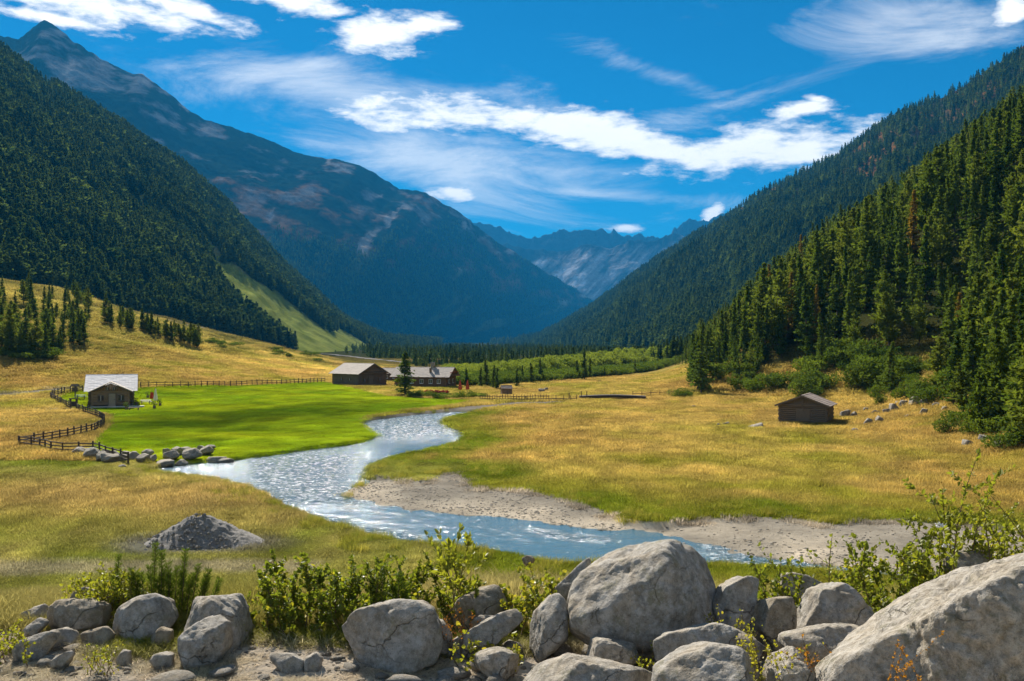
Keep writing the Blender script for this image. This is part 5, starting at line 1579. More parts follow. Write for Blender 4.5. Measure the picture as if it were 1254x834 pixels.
leafy('autumn_weed', 'reddish weed in a hollow of the corner boulder', [st(1108, 815, 790, 7.6), st(1112, 815, 796, 7.6), st(1104, 812, 794, 7.6)], M_REDLEAF, 15, (0.022, 0.009), 26, srad=0.003, cat='plant')
leafy('leafy_plant', 'low pale plant on the rough rock below the huge boulder', bush_stems(762, 800, 815, [(760, 795), (780, 786), (800, 795)], 10.4, 10.6, 7, 16), M_WILLOW, 16, (0.026, 0.011), 14, M_WILLOW_Y, 0.3, srad=0.003, cat='plant')
leafy('leafy_bush', 'low green bush behind the left boulder cluster', bush_stems(85, 170, 735, [(80, 712), (110, 698), (140, 690), (170, 700)], 12.8, 13.7, 40, 17), M_WILLOW, 17, (0.045, 0.017), 26, M_WILLOW_Y, 0.05)
leafy('leafy_bush', 'sparse green weeds at the left edge of the bank', bush_stems(-10, 35, 800, [(-10, 770), (15, 755), (35, 772)], 11.2, 11.8, 16, 18), M_WILLOW, 18, (0.04, 0.016), 20, M_WILLOW_Y, 0.1)
leafy('leafy_plant', 'dry brown weed against the shaded rock', bush_stems(540, 575, 780, [(540, 745), (560, 740), (575, 755)], 11.4, 11.8, 14, 19), M_REDLEAF, 19, (0.02, 0.007), 16, srad=0.004, cat='plant')
leafy('leafy_plant', 'weeds growing before the squarish boulder', bush_stems(118, 140, 810, [(118, 780), (130, 755), (140, 775)], 10.9, 11.1, 10, 20), M_WILLOW, 20, (0.03, 0.01), 18, M_WILLOW_Y, 0.3, srad=0.004, cat='plant')
# --- dwarf mountain pines with upright shoots
def dwarf_pine(name, label, shoots, seed):
    r = np.random.default_rng(seed)
    S, C, A, B = [], [], [], []
    b0 = np.mean([s[0] for s in shoots], 0)
    for bb, tt in shoots:
        bb = np.array(bb) - b0; tt = np.array(tt) - b0
        t = np.linspace(0, 1, 6)[:, None]
        path = bb + (tt - bb) * t
        S.append(tube(path, 0.011 * (1 - .7 * t[:, 0]), 5))
        H = np.linalg.norm(tt - bb); m = int(800 * H)
        s = r.random(m)[:, None] ** 0.8
        p = bb + (tt - bb) * s
        ax = unit(tt - bb)
        d = unit(unit(np.cross(ax, r.normal(size=(m, 3)))) * 1.0 + ax * 0.8)
        L = 0.085 * (0.6 + .5 * r.random(m))[:, None]
        C.append(p + d * L * .5); A.append(d * L * .5); B.append(unit(np.cross(d, r.normal(size=(m, 3)))) * 0.0035)
    e = bpy.data.objects.new(name, None); COL.objects.link(e); e.location = b0
    tag(e, label, 'shrub')
    v, f = merge(S); add('stem', mesh_np('stem', v, f, [M_STEM]), e)
    v, f = diamonds(np.concatenate(C), np.concatenate(A), np.concatenate(B))
    c = add('foliage', mesh_np('foliage', v, f, [M_DWARF], smooth=False), e); c['kind'] = 'stuff'
dwarf_pine('dwarf_pine', 'dwarf pine with upright candle shoots behind the left boulders', [st(a, 735, b, 12.9, dx) for a, b, dx in [(197, 677, -2), (221, 676, 3), (207, 692, -4), (212, 697, 2), (189, 696, -9), (231, 694, 9), (200, 703, -2), (239, 700, 13), (181, 704, -12), (216, 702, 5), (226, 706, 6), (170, 704, -8), (244, 708, 8), (160, 700, -3), (205, 705, 1), (150, 708, -14), (250, 712, 16), (176, 712, -12), (235, 714, 12), (198, 712, -9), (220, 714, 9)]], 31)
dwarf_pine('pine_seedling', 'young pine standing inside the willow bush', [st(467, 740, 695, 12.2), st(485, 740, 706, 12.2, 3), st(490, 745, 718, 12.2, 6), st(460, 745, 725, 12.2, -5), st(478, 745, 722, 12.2, 2)], 32)
dwarf_pine('pine_seedling', 'tiny pine sapling rising above the low green bush', [st(187, 735, 668, 13.2, 0), st(140, 735, 683, 13.2, 2)], 33)
# white flower heads on the right-hand bush
for k, (px, py, d) in enumerate([(1150, 643, 11.9), (1158, 668, 11.8)]):
    r = np.random.default_rng(90 + k); n = 60
    c = r.normal(size=(n, 3)) * np.array([.028, .02, .012]); a = unit(r.normal(size=(n, 3))) * .012; b = unit(np.cross(a, r.normal(size=(n, 3)))) * .009
    v, f = diamonds(c, a, b)
    sv, sf = tube(np.array([[0, 0, -0.7], [0.01, 0, -.35], [0, 0, 0]]), [.004, .003, .002], 5)
    e = bpy.data.objects.new('yarrow_flower', None); COL.objects.link(e); e.location = P(px, py, d)
    tag(e, ['upper white flower head in front of the willow bush', 'lower white flower head in front of the willow bush'][k], 'flower')
    add('blossom', mesh_np('blossom', v, f, [M_WHITE], smooth=False), e)['kind'] = 'stuff'; add('stem', mesh_np('stem', sv, sf, [M_STEM]), e)

# ------------------------------------------------------------------ buildings
def boxm(x0, x1, y0, y1, z0, z1):
    v = np.array([(x, y, z) for z in (z0, z1) for y in (y0, y1) for x in (x0, x1)], float)
    f = np.array([(0, 2, 3, 1), (4, 5, 7, 6), (0, 1, 5, 4), (2, 6, 7, 3), (0, 4, 6, 2), (1, 3, 7, 5)])
    return v, f
def bmesh_box(name, mat, par, *b):
    return add(name, mesh_np(name, *boxm(*b), [mat], smooth=False), par)
def log_course(p0, p1, zs, rad, n=7):
    L = []
    for k, z in enumerate(zs):
        a = np.array([*p0, z]); b = np.array([*p1, z]); ex = (b - a) / np.linalg.norm(b - a) * (0.22 if k % 2 == 0 else 0.14)
        t = np.linspace(0, 1, 2)[:, None]
        v, f = tube((a - ex) + ((b + ex) - (a - ex)) * t, [rad, rad], n)
        m = len(v); 
        caps = np.array([[0, 1, 2, 3], [0, 3, 4, 5], [n, n + 3, n + 2, n + 1], [n, n + 5, n + 4, n + 3]])
        L.append((v, np.concatenate([f, caps])))
    return L
def gable_house(par, L, Wd, hw, pitch, over=0.6, overg=0.7, wall=M_LOG, roof=M_SHINGLE_D, gmat=None, base=0.35, x0=0, y0=0, rad=0.15):
    """ridge along local X, centred; log walls, boarded gables, two roof slopes of overlapping shingle courses"""
    hx, hy = L / 2, Wd / 2
    rise = hy * math.tan(pitch)
    ctr = np.array([x0, y0, 0])
    zs = np.arange(base, hw + 0.01, rad * 1.85)
    w = []
    for sgn in (-1, 1):
        w += log_course((-hx, sgn * hy), (hx, sgn * hy), zs, rad)
        w += log_course((sgn * hx, -hy), (sgn * hx, hy), zs + rad * .9, rad)
    v, f = merge(w); add('wall', mesh_np('wall', v + ctr, f, [wall], smooth=False), par)
    bv, bf = boxm(x0 - hx - .05, x0 + hx + .05, y0 - hy - .05, y0 + hy + .05, -1.5, base); add('foundation', mesh_np('foundation', bv, bf, [M_RIVROCK], smooth=False), par)
    iv, if_ = boxm(x0 - hx + .05, x0 + hx - .05, y0 - hy + .05, y0 + hy - .05, base, hw + .2); add('inner_lining', mesh_np('inner_lining', iv, if_, [wall], smooth=False), par)
    for sgn in (-1, 1):                                                     # boarded gable triangles
        B = []
        nb = int(Wd / 0.24)
        for k in range(nb):
            ya, yb = -hy + Wd * k / nb, -hy + Wd * (k + 1) / nb - 0.02
            za, zb = hw + (hy - abs(ya)) * math.tan(pitch), hw + (hy - abs(yb)) * math.tan(pitch)
            dx = 0.02 * (k % 2); xa, xb = sgn * (hx - .06 + dx), sgn * (hx + .06 + dx)
            q = np.array([(xa, ya, hw), (xb, ya, hw), (xb, yb, hw), (xa, yb, hw), (xa, ya, za), (xb, ya, za), (xb, yb, zb), (xa, yb, zb)], float)
            B.append((q, np.array([(0, 3, 2, 1), (4, 5, 6, 7), (0, 1, 5, 4), (2, 3, 7, 6), (1, 2, 6, 5), (0, 4, 7, 3)])))
        v, f = merge(B); add('gable', mesh_np('gable', v + ctr, f, [gmat or wall], smooth=False), par)
    for sgn in (-1, 1):                                                     # roof slopes
        Lr = hy / math.cos(pitch) + over
        nc = max(6, int(Lr / 0.38)); S = []
        r = np.random.default_rng(int(abs(x0 * 7 + L * 13 + sgn + 40)))
        for k in range(nc):
            s0, s1 = Lr * k / nc - 0.02, Lr * (k + 1) / nc + 0.10
            m = max(6, int((L + 2 * overg) / 0.5))
            for j in range(m):
                xa = -hx - overg + (L + 2 * overg) * j / m + 0.006; xb = -hx - overg + (L + 2 * overg) * (j + 1) / m - 0.006
                ss1 = s1 + r.uniform(-.05, .05); th = 0.05 + r.uniform(0, .025)
                def pt(x, s, o): return (x, sgn * (s * math.cos(pitch) + o * math.sin(pitch)), hw + rise - s * math.sin(pitch) + o * math.cos(pitch) + 0.10)
                lo, hi = 0.0, 0.0
                o0 = 0.0; o1 = 0.045
                q = np.array([pt(xa, s0, o0), pt(xb, s0, o0), pt(xb, ss1, o1), pt(xa, ss1, o1), pt(xa, s0, o0 + th), pt(xb, s0, o0 + th), pt(xb, ss1, o1 + th), pt(xa, ss1, o1 + th)])
                S.append((q, np.array([(0, 3, 2, 1), (4, 5, 6, 7), (0, 1, 5, 4), (2, 3, 7, 6), (1, 2, 6, 5), (0, 4, 7, 3)])))
        v, f = merge(S); ro = add('roof', mesh_np('roof', v + ctr, f, [roof], smooth=False), par)
        for sx in (-1, 1):                                                  # barge boards
            xa = sx * (hx + overg)
            q = []
            for s, o in ((0, -.14), (Lr + .08, -.14), (Lr + .08, .10), (0, .10)):
                for dx in (-.03, .03):
                    q.append((xa + dx, sgn * (s * math.cos(pitch) + o * math.sin(pitch)), hw + rise - s * math.sin(pitch) + o * math.cos(pitch) + 0.10))
            q = np.array(q) + ctr
            add('bargeboard', mesh_np('bargeboard', q, np.array([(0, 2, 4, 6), (1, 7, 5, 3), (0, 1, 3, 2), (2, 3, 5, 4), (4, 5, 7, 6), (6, 7, 1, 0)]), [wall], smooth=False), ro)
    cb = boxm(x0 - hx - overg, x0 + hx + overg, y0 - .14, y0 + .14, hw + rise + .08, hw + rise + .2)
    add('ridge_cap', mesh_np('ridge_cap', *cb, [roof], smooth=False), par)
    return rise
def window(par, cx, y, z, w, h, face='y', sgn=-1, frame=M_LOGDARK):
    def bx(n, m, p, a0, a1, d0, d1, z0, z1):
        d0, d1 = sorted((y + sgn * d0, y + sgn * d1))
        return bmesh_box(n, m, p, *((cx + a0, cx + a1, d0, d1, z + z0, z + z1) if face == 'y' else (d0, d1, cx + a0, cx + a1, z + z0, z + z1)))
    fr = bx('window', frame, par, -w / 2 - .09, w / 2 + .09, .12, .2, -.09, h + .09)
    bx('pane', M_GLASS, fr, -w / 2, w / 2, .2, .225, 0, h)
    bx('mullion', M_WHITE, fr, -.03, .03, .225, .25, 0, h); bx('sill', frame, fr, -w / 2 - .15, w / 2 + .15, .2, .36, -.14, -.09)
def door(par, cx, y, z, w, h, face='y', sgn=-1, mat=M_PLANK):
    def bx(n, m, p, a0, a1, d0, d1, z0, z1):
        d0, d1 = sorted((y + sgn * d0, y + sgn * d1))
        return bmesh_box(n, m, p, *((cx + a0, cx + a1, d0, d1, z + z0, z + z1) if face == 'y' else (d0, d1, cx + a0, cx + a1, z + z0, z + z1)))
    dr = bx('door', mat, par, -w / 2, w / 2, .12, .22, 0, h)
    bx('frame', M_LOGDARK, dr, -w / 2 - .12, -w / 2, .12, .26, 0, h + .12); bx('frame', M_LOGDARK, dr, w / 2, w / 2 + .12, .12, .26, 0, h + .12)
    bx('lintel', M_LOGDARK, dr, -w / 2, w / 2, .12, .26, h, h + .12); bx('handle', M_METAL, dr, w / 2 - .2, w / 2 - .12, .22, .28, h * .45, h * .55)
def place(name, label, cat, px, py, rz, z=None):
    x, y = G(px, py)
    e = bpy.data.objects.new(name, None); COL.objects.link(e)
    e.location = (x, y, gz1(x, y) if z is None else z); e.rotation_euler = (0, 0, R(rz))
    return tag(e, label, cat)

# --- alpine hut with the silver roof
hut = place('alpine_hut', 'log hut with wide silver shingle roof and small front gable', 'hut', 136, 499, 20)
gable_house(hut, 7.2, 10.4, 2.9, R(25), 0.75, 0.85, M_LOGDARK, M_SHINGLE, M_LOG, 0.3, 0, 5.0)
# front wing, gable towards the viewer (its ridge runs along local Y)
wing = []
for sgn in (-1, 1):
    wing += log_course((sgn * 3.0, -2.2), (sgn * 3.0, 0.1), np.arange(.3, 2.75, .28), .15)
wing += log_course((-3.0, -2.2), (3.0, -2.2), np.arange(.3, 2.75, .28) + .13, .15)
v, f = merge(wing); add('wall', mesh_np('wall', v, f, [M_LOG], smooth=False), hut)
B = []
for k in range(24):
    xa, xb = -3.0 + 6.0 * k / 24, -3.0 + 6.0 * (k + 1) / 24 - .02
    za, zb = 2.75 + (3 - abs(xa)) * math.tan(R(25)), 2.75 + (3 - abs(xb)) * math.tan(R(25)); o = .02 * (k % 2)
    B.append((np.array([(xa, -2.26 - o, 2.75), (xb, -2.26 - o, 2.75), (xb, -2.14, 2.75), (xa, -2.14, 2.75), (xa, -2.26 - o, za), (xb, -2.26 - o, zb), (xb, -2.14, zb), (xa, -2.14, za)], float),
              np.array([(0, 3, 2, 1), (4, 5, 6, 7), (0, 1, 5, 4), (2, 3, 7, 6), (1, 2, 6, 5), (0, 4, 7, 3)])))
v, f = merge(B); add('gable', mesh_np('gable', v, f, [M_LOGWARM], smooth=False), hut)
for sgn in (-1, 1):
    q = []
    for s, o in ((0, 0), (4.05, 0), (4.05, .14), (0, .14)):
        for yy in (-3.0, 1.2):
            q.append((sgn * (s * math.cos(R(25)) + o * math.sin(R(25))), yy, 4.28 - s * math.sin(R(25)) + o * math.cos(R(25))))
    add('porch_roof', mesh_np('porch_roof', np.array(q), np.array([(0, 2, 4, 6), (1, 7, 5, 3), (0, 1, 3, 2), (2, 3, 5, 4), (4, 5, 7, 6), (6, 7, 1, 0)]), [M_SHINGLE_D], smooth=False), hut)
door(hut, 0.25, -2.2, .3, 1.05, 2.0)
window(hut, -1.6, -2.2, 1.1, .9, .9); window(hut, 1.75, -2.2, 1.1, .9, .9); window(hut, -.55, -2.14, 3.0, .45, .4); window(hut, .6, -2.14, 3.0, .45, .4)
bmesh_box('terrace', M_STONEWALL, hut, -3.2, 5.6, -3.6, -2.45, -.4, .12)
bmesh_box('step', M_PLANK, hut, -.4, .9, -2.85, -2.42, .12, .3)

# --- furniture round the hut
HX, HY = hut.location.x, hut.location.y
def obj_at(name, label, cat, x, y, z=None, rz=0, group=None):
    e = bpy.data.objects.new(name, None); COL.objects.link(e); e.location = (x, y, gz1(x, y) if z is None else z); e.rotation_euler = (0, 0, R(rz))
    return tag(e, label, cat, group)
def cone_ring(n, prof, m=12, pleat=0.0):
    v = []; 
    for z, r in prof:
        for k in range(m):
            a = k * 2 * math.pi / m; rr = r * (1 + pleat * (1 if k % 2 else -1))
            v.append((rr * math.cos(a), rr * math.sin(a), z))
    f = [(i * m + k, i * m + (k + 1) % m, (i + 1) * m + (k + 1) % m, (i + 1) * m + k) for i in range(len(prof) - 1) for k in range(m)]
    return np.array(v), np.array(f)
def closed_parasol(x, y, label, mats, h=2.6, group=None):
    e = obj_at('closed_parasol', label, 'parasol', x, y, None, 20, group)
    add('pole', mesh_np('pole', *cone_ring('p', [(0, .03), (h + .1, .03)], 8), [M_METAL]), e)
    v, f = cone_ring('c', [(.6, .22), (.7, .40), (1.2, .36), (1.8, .25), (h - .2, .10), (h, .02)], 12, .2)
    add('canopy', mesh_np('canopy', v, f, mats, smooth=False, fmat=[(i % 12) // 6 % len(mats) for i in range(len(f))]), e)
    add('base', mesh_np('base', *cone_ring('b', [(0, .35), (.1, .33), (.12, .02)], 10), [M_RIVROCK], smooth=False), e)
def picnic_table(x, y, label, mat, rz, group=None):
    e = obj_at('picnic_table', label, 'table', x, y, None, rz, group)
    bmesh_box('tabletop', mat, e, -.95, .95, -.38, .38, .70, .76)
    for s in (-1, 1):
        bmesh_box('bench_seat', mat, e, -.95, .95, s * .62 - .14, s * .62 + .14, .42, .47)
        bmesh_box('leg', M_LOGDARK, e, s * .7 - .05, s * .7 + .05, -.7, .7, .34, .42); bmesh_box('leg', M_LOGDARK, e, s * .7 - .05, s * .7 + .05, -.09, .09, -.05, .70)
def barrel_planter(x, y, label, group):
    e = obj_at('planter', label, 'planter', x, y, None, 0, group)
    add('tub', mesh_np('tub', *cone_ring('t', [(-.05, .2), (.25, .27), (.5, .24), (.5, .0)], 10), [M_LOGDARK], smooth=False), e)
    v, f = leaf_blob(77, 260, .09); add('foliage', mesh_np('foliage', v * np.array([.8, .8, .8]) + np.array([0, 0, .45]), f, [M_SPRUCE], smooth=False), e)['kind'] = 'stuff'
def gpt(px, py): return G(px, py)
closed_parasol(*gpt(190.5, 496), 'closed red and white parasol on the lawn beside the silver-roofed hut', [M_RED, M_WHITE], 2.9)
closed_parasol(*gpt(186, 494), 'closed red parasol behind the table beside the silver-roofed hut', [M_RED], 1.9)
picnic_table(*gpt(178.5, 497), 'white table set on the lawn beside the parasol', M_WHITE, 4)
picnic_table(*gpt(119, 499), 'teal picnic table in front of the hut wall', M_TEAL, 6)
picnic_table(*gpt(99, 494), 'teal picnic table behind the fence gate', M_TEAL, -8)
for px, py, lb in [(167, 498, 'dark planter tub at the corner of the hut terrace'), (155, 502, 'dark planter tub before the hut wall'), (196, 498, 'dark planter tub to the right of the parasol'), (189, 501, 'dark planter tub before the white table'), (181, 491, 'tall dark planter behind the white table')]:
    barrel_planter(*gpt(px, py), lb, 'planters round the hut')
def low_bench(x, y, label, rz):
    e = obj_at('bench', label, 'bench', x, y, None, rz)
    bmesh_box('seat', M_LOG, e, -.9, .9, -.2, .2, .38, .45)
    for s in (-1, 1): bmesh_box('leg', M_LOG, e, s * .7 - .08, s * .7 + .08, -.17, .17, -.05, .38)
low_bench(*gpt(164, 503), 'low wooden bench on the grass before the hut', 12)
# entrance gate of stout posts
e = obj_at('entrance_gate', 'stout dark wooden gate frame in the fence beside the hut', 'gate', *gpt(90, 501))
for s in (-1, 1): bmesh_box('post', M_FENCE, e, s * .55 - .14, s * .55 + .14, -.14, .14, -.2, 1.5)
bmesh_box('crossbar', M_FENCE, e, -.8, .8, -.08, .08, 1.5, 1.66); bmesh_box('gate_leaf', M_FENCE, e, -.4, .4, -.04, .04, .2, 1.1)
e = obj_at('wayside_sign', 'dark wooden signpost standing behind the gate', 'sign', *gpt(92, 493))
bmesh_box('post', M_FENCE, e, -.09, .09, -.09, .09, -.2, 2.3); bmesh_box('board', M_FENCE, e, -.55, .55, -.14, -.09, 1.1, 1.9); 
v = np.array([(-.75, -.45, 2.15), (.75, -.45, 2.15), (.75, .45, 2.15), (-.75, .45, 2.15), (-.75, 0, 2.55), (.75, 0, 2.55)], float)
add('roof', mesh_np('roof', v, [np.array([(0, 1, 5, 4), (2, 3, 4, 5), (0, 3, 2, 1)]), np.array([(0, 4, 3), (1, 2, 5)])], [M_LOGDARK], smooth=False), e)

# --- farmstead
barn = place('barn', 'long grey barn with boarded gable at the end of the green meadow', 'barn', 440, 473, -42)
gable_house(barn, 10.5, 9.0, 3.3, R(27), 0.8, 0.9, M_LOGDARK, M_SHINGLE_D, M_LOGDARK, 0.3)
door(barn, -.5, 5.25, .3, 1.6, 2.2, 'x', 1, M_LOGDARK); window(barn, 2.4, 5.25, 1.2, .7, .7, 'x', 1); window(barn, -2.6, 5.25, 1.2, .7, .7, 'x', 1)
window(barn, -1.5, -4.5, 1.4, .7, .6); window(barn, 2.0, -4.5, 1.4, .7, .6)
bmesh_box('balcony', M_LOG, barn, 5.2, 6.0, -3.4, 3.4, 3.2, 3.32)
rail = bmesh_box('balcony_rail', M_LOG, barn, 5.94, 6.0, -3.4, 3.4, 3.9, 4.0)
farm = place('farmhouse', 'timber farmhouse with pale shingle roof and stone chimney beside the conifer', 'house', 521, 474, -14)
gable_house(farm, 13.5, 8.0, 3.0, R(27), 0.8, 1.2, M_LOGWARM, M_SHINGLE_D, M_LOGWARM, 0.4)
for xx in (-4.5, -2.2, .4, 2.8, 5): window(farm, xx, -4.0, 1.2, .8, .9, 'y', -1, M_WHITE)
window(farm, -1.6, 6.75, 1.2, .8, .9, 'x', 1, M_WHITE); window(farm, 1.6, 6.75, 1.2, .8, .9, 'x', 1, M_WHITE); window(farm, 0, 6.75, 3.3, .8, .7, 'x', 1, M_WHITE)
ch = bmesh_box('chimney', M_RIVROCK, farm, 1.6, 2.5, -.5, .4, 4.6, 6.3); bmesh_box('chimney_cap', M_METAL, ch, 1.45, 2.65, -.65, .55, 6.3, 6.42)
c2 = bmesh_box('chimney', M_LOGDARK, farm, 2.0, 2.5, -2.8, -2.3, 3.4, 5.0); bmesh_box('chimney', M_PLANK, farm, -3.2, -2.9, -3.6, -3.3, 2.6, 5.6)
bmesh_box('balcony', M_LOGWARM, farm, 6.9, 7.9, -3.6, 3.6, 3.0, 3.12); bmesh_box('balcony_rail', M_ORANGE, farm, 7.8, 7.88, -3.6, 3.6, 3.85, 4.0)
for yy in np.linspace(-3.4, 3.4, 9): bmesh_box('baluster', M_LOGWARM, farm, 7.8, 7.87, yy - .04, yy + .04, 3.12, 3.85)
fl = []
for k in range(16): v, f = leaf_blob(500 + k, 40, .13, .8, 3); fl.append((v * .5 + np.array([-3.2 + .4 * k - .2, -4.35 - .05 * (k % 3), 1.0 - .6]), f))
annex = place('annex_barn', 'low timber annex with shingle roof between barn and conifer', 'barn', 481, 468, -10)
gable_house(annex, 6.5, 5.5, 2.4, R(25), 0.6, 0.6, M_LOGWARM, M_SHINGLE_D, M_LOGWARM, 0.3)
window(annex, -1, -2.75, 1.0, .7, .7, 'y', -1, M_WHITE); window(annex, 1.2, -2.75, 1.0, .7, .7, 'y', -1, M_WHITE)
x, y = G(497.5, 484)
tree(x, y, 9.6, 0, 'tall bushy conifer standing alone between barn and farmhouse', None, 1.7)
closed_parasol(*gpt(563.5, 480), 'closed red parasol nearest the farmhouse gable', [M_ORANGE], 2.9)
closed_parasol(*gpt(572.5, 480), 'closed red parasol farther from the farmhouse gable', [M_ORANGE], 2.9)
def hedge_row():
    r = random.Random(8)
    for i in range(34):
        px = 500 + 92 * (i + r.random()) / 34; py = 486.5 + r.uniform(-1.5, 1.5) - (2 if px < 520 else 0)
        x, y = G(px, py); w = r.uniform(1.3, 2.2)
        shrub(x, y, w, w * r.uniform(.5, .75), r.choice(['dwarf', 'dwarf', 'spruce', 'alder']), 'low green garden shrub in front of the farmhouse', 'garden shrubs before the farmhouse', 'garden_shrub')
    for i in range(15):
        px = 522 + 25 * i / 14; x, y = G(px, 483.5)
        e = obj_at('flower_box', 'box of red geraniums along the farmhouse terrace', 'flowers', x, y, None, 0, 'red flower boxes of the farmhouse')
        e.location.z += 0.55
        v, f = leaf_blob(510 + i, 90, .16, .7, 4); add('blossom', mesh_np('blossom', v * np.array([.9, .6, .7]), f, [M_RED], smooth=False), e)['kind'] = 'stuff'
        bmesh_box('box', M_LOGDARK, e, -.42, .42, -.15, .15, -.15, .1); bmesh_box('leg', M_LOGDARK, e, -.05, .05, -.05, .05, -.75, -.15)
hedge_row()
shed = place('garden_shed', 'tiny wooden shed with gable roof beside the footbridge path', 'shed', 620, 484, 10)
gable_house(shed, 1.9, 1.7, 1.6, R(30), .25, .25, M_LOG, M_SHINGLE_B, M_LOG, .1, rad=.1)
for px, h in ((697, 9.5), (644, 5.5), (706, 3.5)):
    e = obj_at('wooden_post', {697: 'tall slim wooden pole beside the log footbridge', 644: 'stout wooden post in the picket fence', 706: 'short wooden post at the head of the footbridge'}[px], 'post', *G(px, 491))
    add('pole', mesh_np('pole', *cone_ring('p', [(-.3, .13), (h * .164, .10), (h * .164 + .03, .0)], 8), [M_FENCE], smooth=False), e)
br = place('footbridge', 'low log footbridge over the far side stream', 'bridge', 750, 490, -2)
for yy in (-.9, 0, .9):
    v, f = tube(np.stack([np.linspace(-6.6, 6.6, 7), np.full(7, yy), .55 + .25 * np.sin(np.linspace(0, math.pi, 7))], 1), np.full(7, .24), 8); add('log_beam', mesh_np('log_beam', v, f, [M_FENCE]), br)
for k in range(33):
    xx = -6.5 + 13 * k / 32; zz = .8 + .25 * math.sin(math.pi * k / 32); bmesh_box('plank', M_FENCE, br, xx - .18, xx + .18, -1.2, 1.2, zz, zz + .07)
for s in (-1, 1): bmesh_box('abutment', M_FENCE, br, s * 6.4 - .5, s * 6.4 + .5, -1.3, 1.3, -.6, .42)
for s in (-6.3, -5.2): bmesh_box('rail_post', M_FENCE, br, s - .08, s + .08, -1.25, -1.1, .4, 1.9)

# --- lone hay cabin
cab = place('hay_cabin', 'lone dark log cabin in the golden meadow at the forest edge', 'cabin', 984, 522, 90 - 26)
gable_house(cab, 5.6, 6.3, 2.75, R(21), .55, .75, M_LOGDARK, M_SHINGLE_B, M_LOGDARK, .15, 2.2, 0)
bmesh_box('hay_door', M_LOGDARK, cab, -.78, -.68, -1.0, .9, .5, 2.3); bmesh_box('center_post', M_LOGDARK, cab, -.86, -.74, -.1, .1, 1.9, 3.7); bmesh_box('crossbeam', M_LOGDARK, cab, -.86, -.74, -3.1, 3.1, 2.62, 2.84)

# ------------------------------------------------------------------ fences
_POST = mesh_np('post', *boxm(-.075, .075, -.075, .075, -.25, 1.25), [M_FENCE], smooth=False)
_STAKE = mesh_np('post', *boxm(-.045, .045, -.045, .045, -.25, 1.2), [M_FENCE], smooth=False)
_RAIL = mesh_np('rail', *boxm(0, 1, -.035, .035, -.06, .06), [M_FENCE], smooth=False)
def fence(label, line, step, levels, post=_POST, jitter=.05, name='wooden_fence', planar=True, raily=.0):
    pts = [hit(a, b)[:2] if planar else (a, b) for a, b in line]
    r = random.Random(len(line) * 7 + int(line[0][0]))
    s = [0]
    for a, b in zip(pts, pts[1:]): s.append(s[-1] + math.hypot(b[0] - a[0], b[1] - a[1]))
    n = max(2, int(round(s[-1] / step)) + 1)
    q = []
    for k in range(n):
        t = s[-1] * k / (n - 1)
        x = float(np.interp(t, s, [p[0] for p in pts])); y = float(np.interp(t, s, [p[1] for p in pts]))
        q.append((x, y, gz1(x, y)))
    e = bpy.data.objects.new(name, None); COL.objects.link(e); e.location = q[0]; tag(e, label, 'fence')
    o0 = Vector(q[0])
    for x, y, z in q:
        o = add('post', post, e, Vector((x, y, z)) - o0); o.rotation_euler = (r.uniform(-jitter, jitter), r.uniform(-jitter, jitter), r.uniform(0, 1)); o.scale = (1, 1, r.uniform(.92, 1.12))
    for a, b in zip(q, q[1:]):
        for lv in levels:
            p0 = Vector(a) + Vector((0, 0, lv + r.uniform(-.04, .04))) ; p1 = Vector(b) + Vector((0, 0, lv + r.uniform(-.04, .04)))
            d = p1 - p0; o = add('rail', _RAIL, e)
            M = d.to_track_quat('X', 'Z').to_matrix().to_4x4(); o.matrix_local = Matrix.Translation(p0 - o0 - d * .04) @ M @ Matrix.Diagonal((d.length * 1.08, 1, 1, 1))
    return e
fence('rail fence looping round the gate from the hut to the paths', [(101, 479.5), (80, 481), (66, 485), (62, 488), (70, 493), (80, 498), (87, 501)], 1.6, (.35, .7, 1.05))
fence('rail fence winding from the gate down the meadow corner', [(94, 503), (109, 508), (122, 513), (128, 518), (127, 523), (115, 530), (102, 533), (83, 537.5), (60, 542), (40, 545), (24, 547)], 1.7, (.4, .75, 1.08))
fence('plank fence on the near side running down to the bank boulders', [(23, 547.5), (44, 549), (62, 554.5), (86, 557), (110, 555), (133, 562), (157, 569)], 2.3, (.45, .8, 1.12))
fence('long rail fence along the back of the green meadow', [(172, 474.5), (235, 473.5), (300, 472), (350, 470.5), (398, 468)], 1.8, (.5, 1.0))
fence('dense picket fence before the log footbridge', [(588, 491), (610, 491.5), (640, 491.5), (672, 491)], .55, (.45, .95), _STAKE)
fence('thin low fence from the pickets to the footbridge', [(672, 491.5), (697, 491.5), (706, 491)], 1.5, (.5,), _STAKE)
fence('thin stake fence in the meadow beyond the footbridge', [(775, 486.5), (800, 485.5), (830, 484)], 2.0, (.8,), _STAKE)

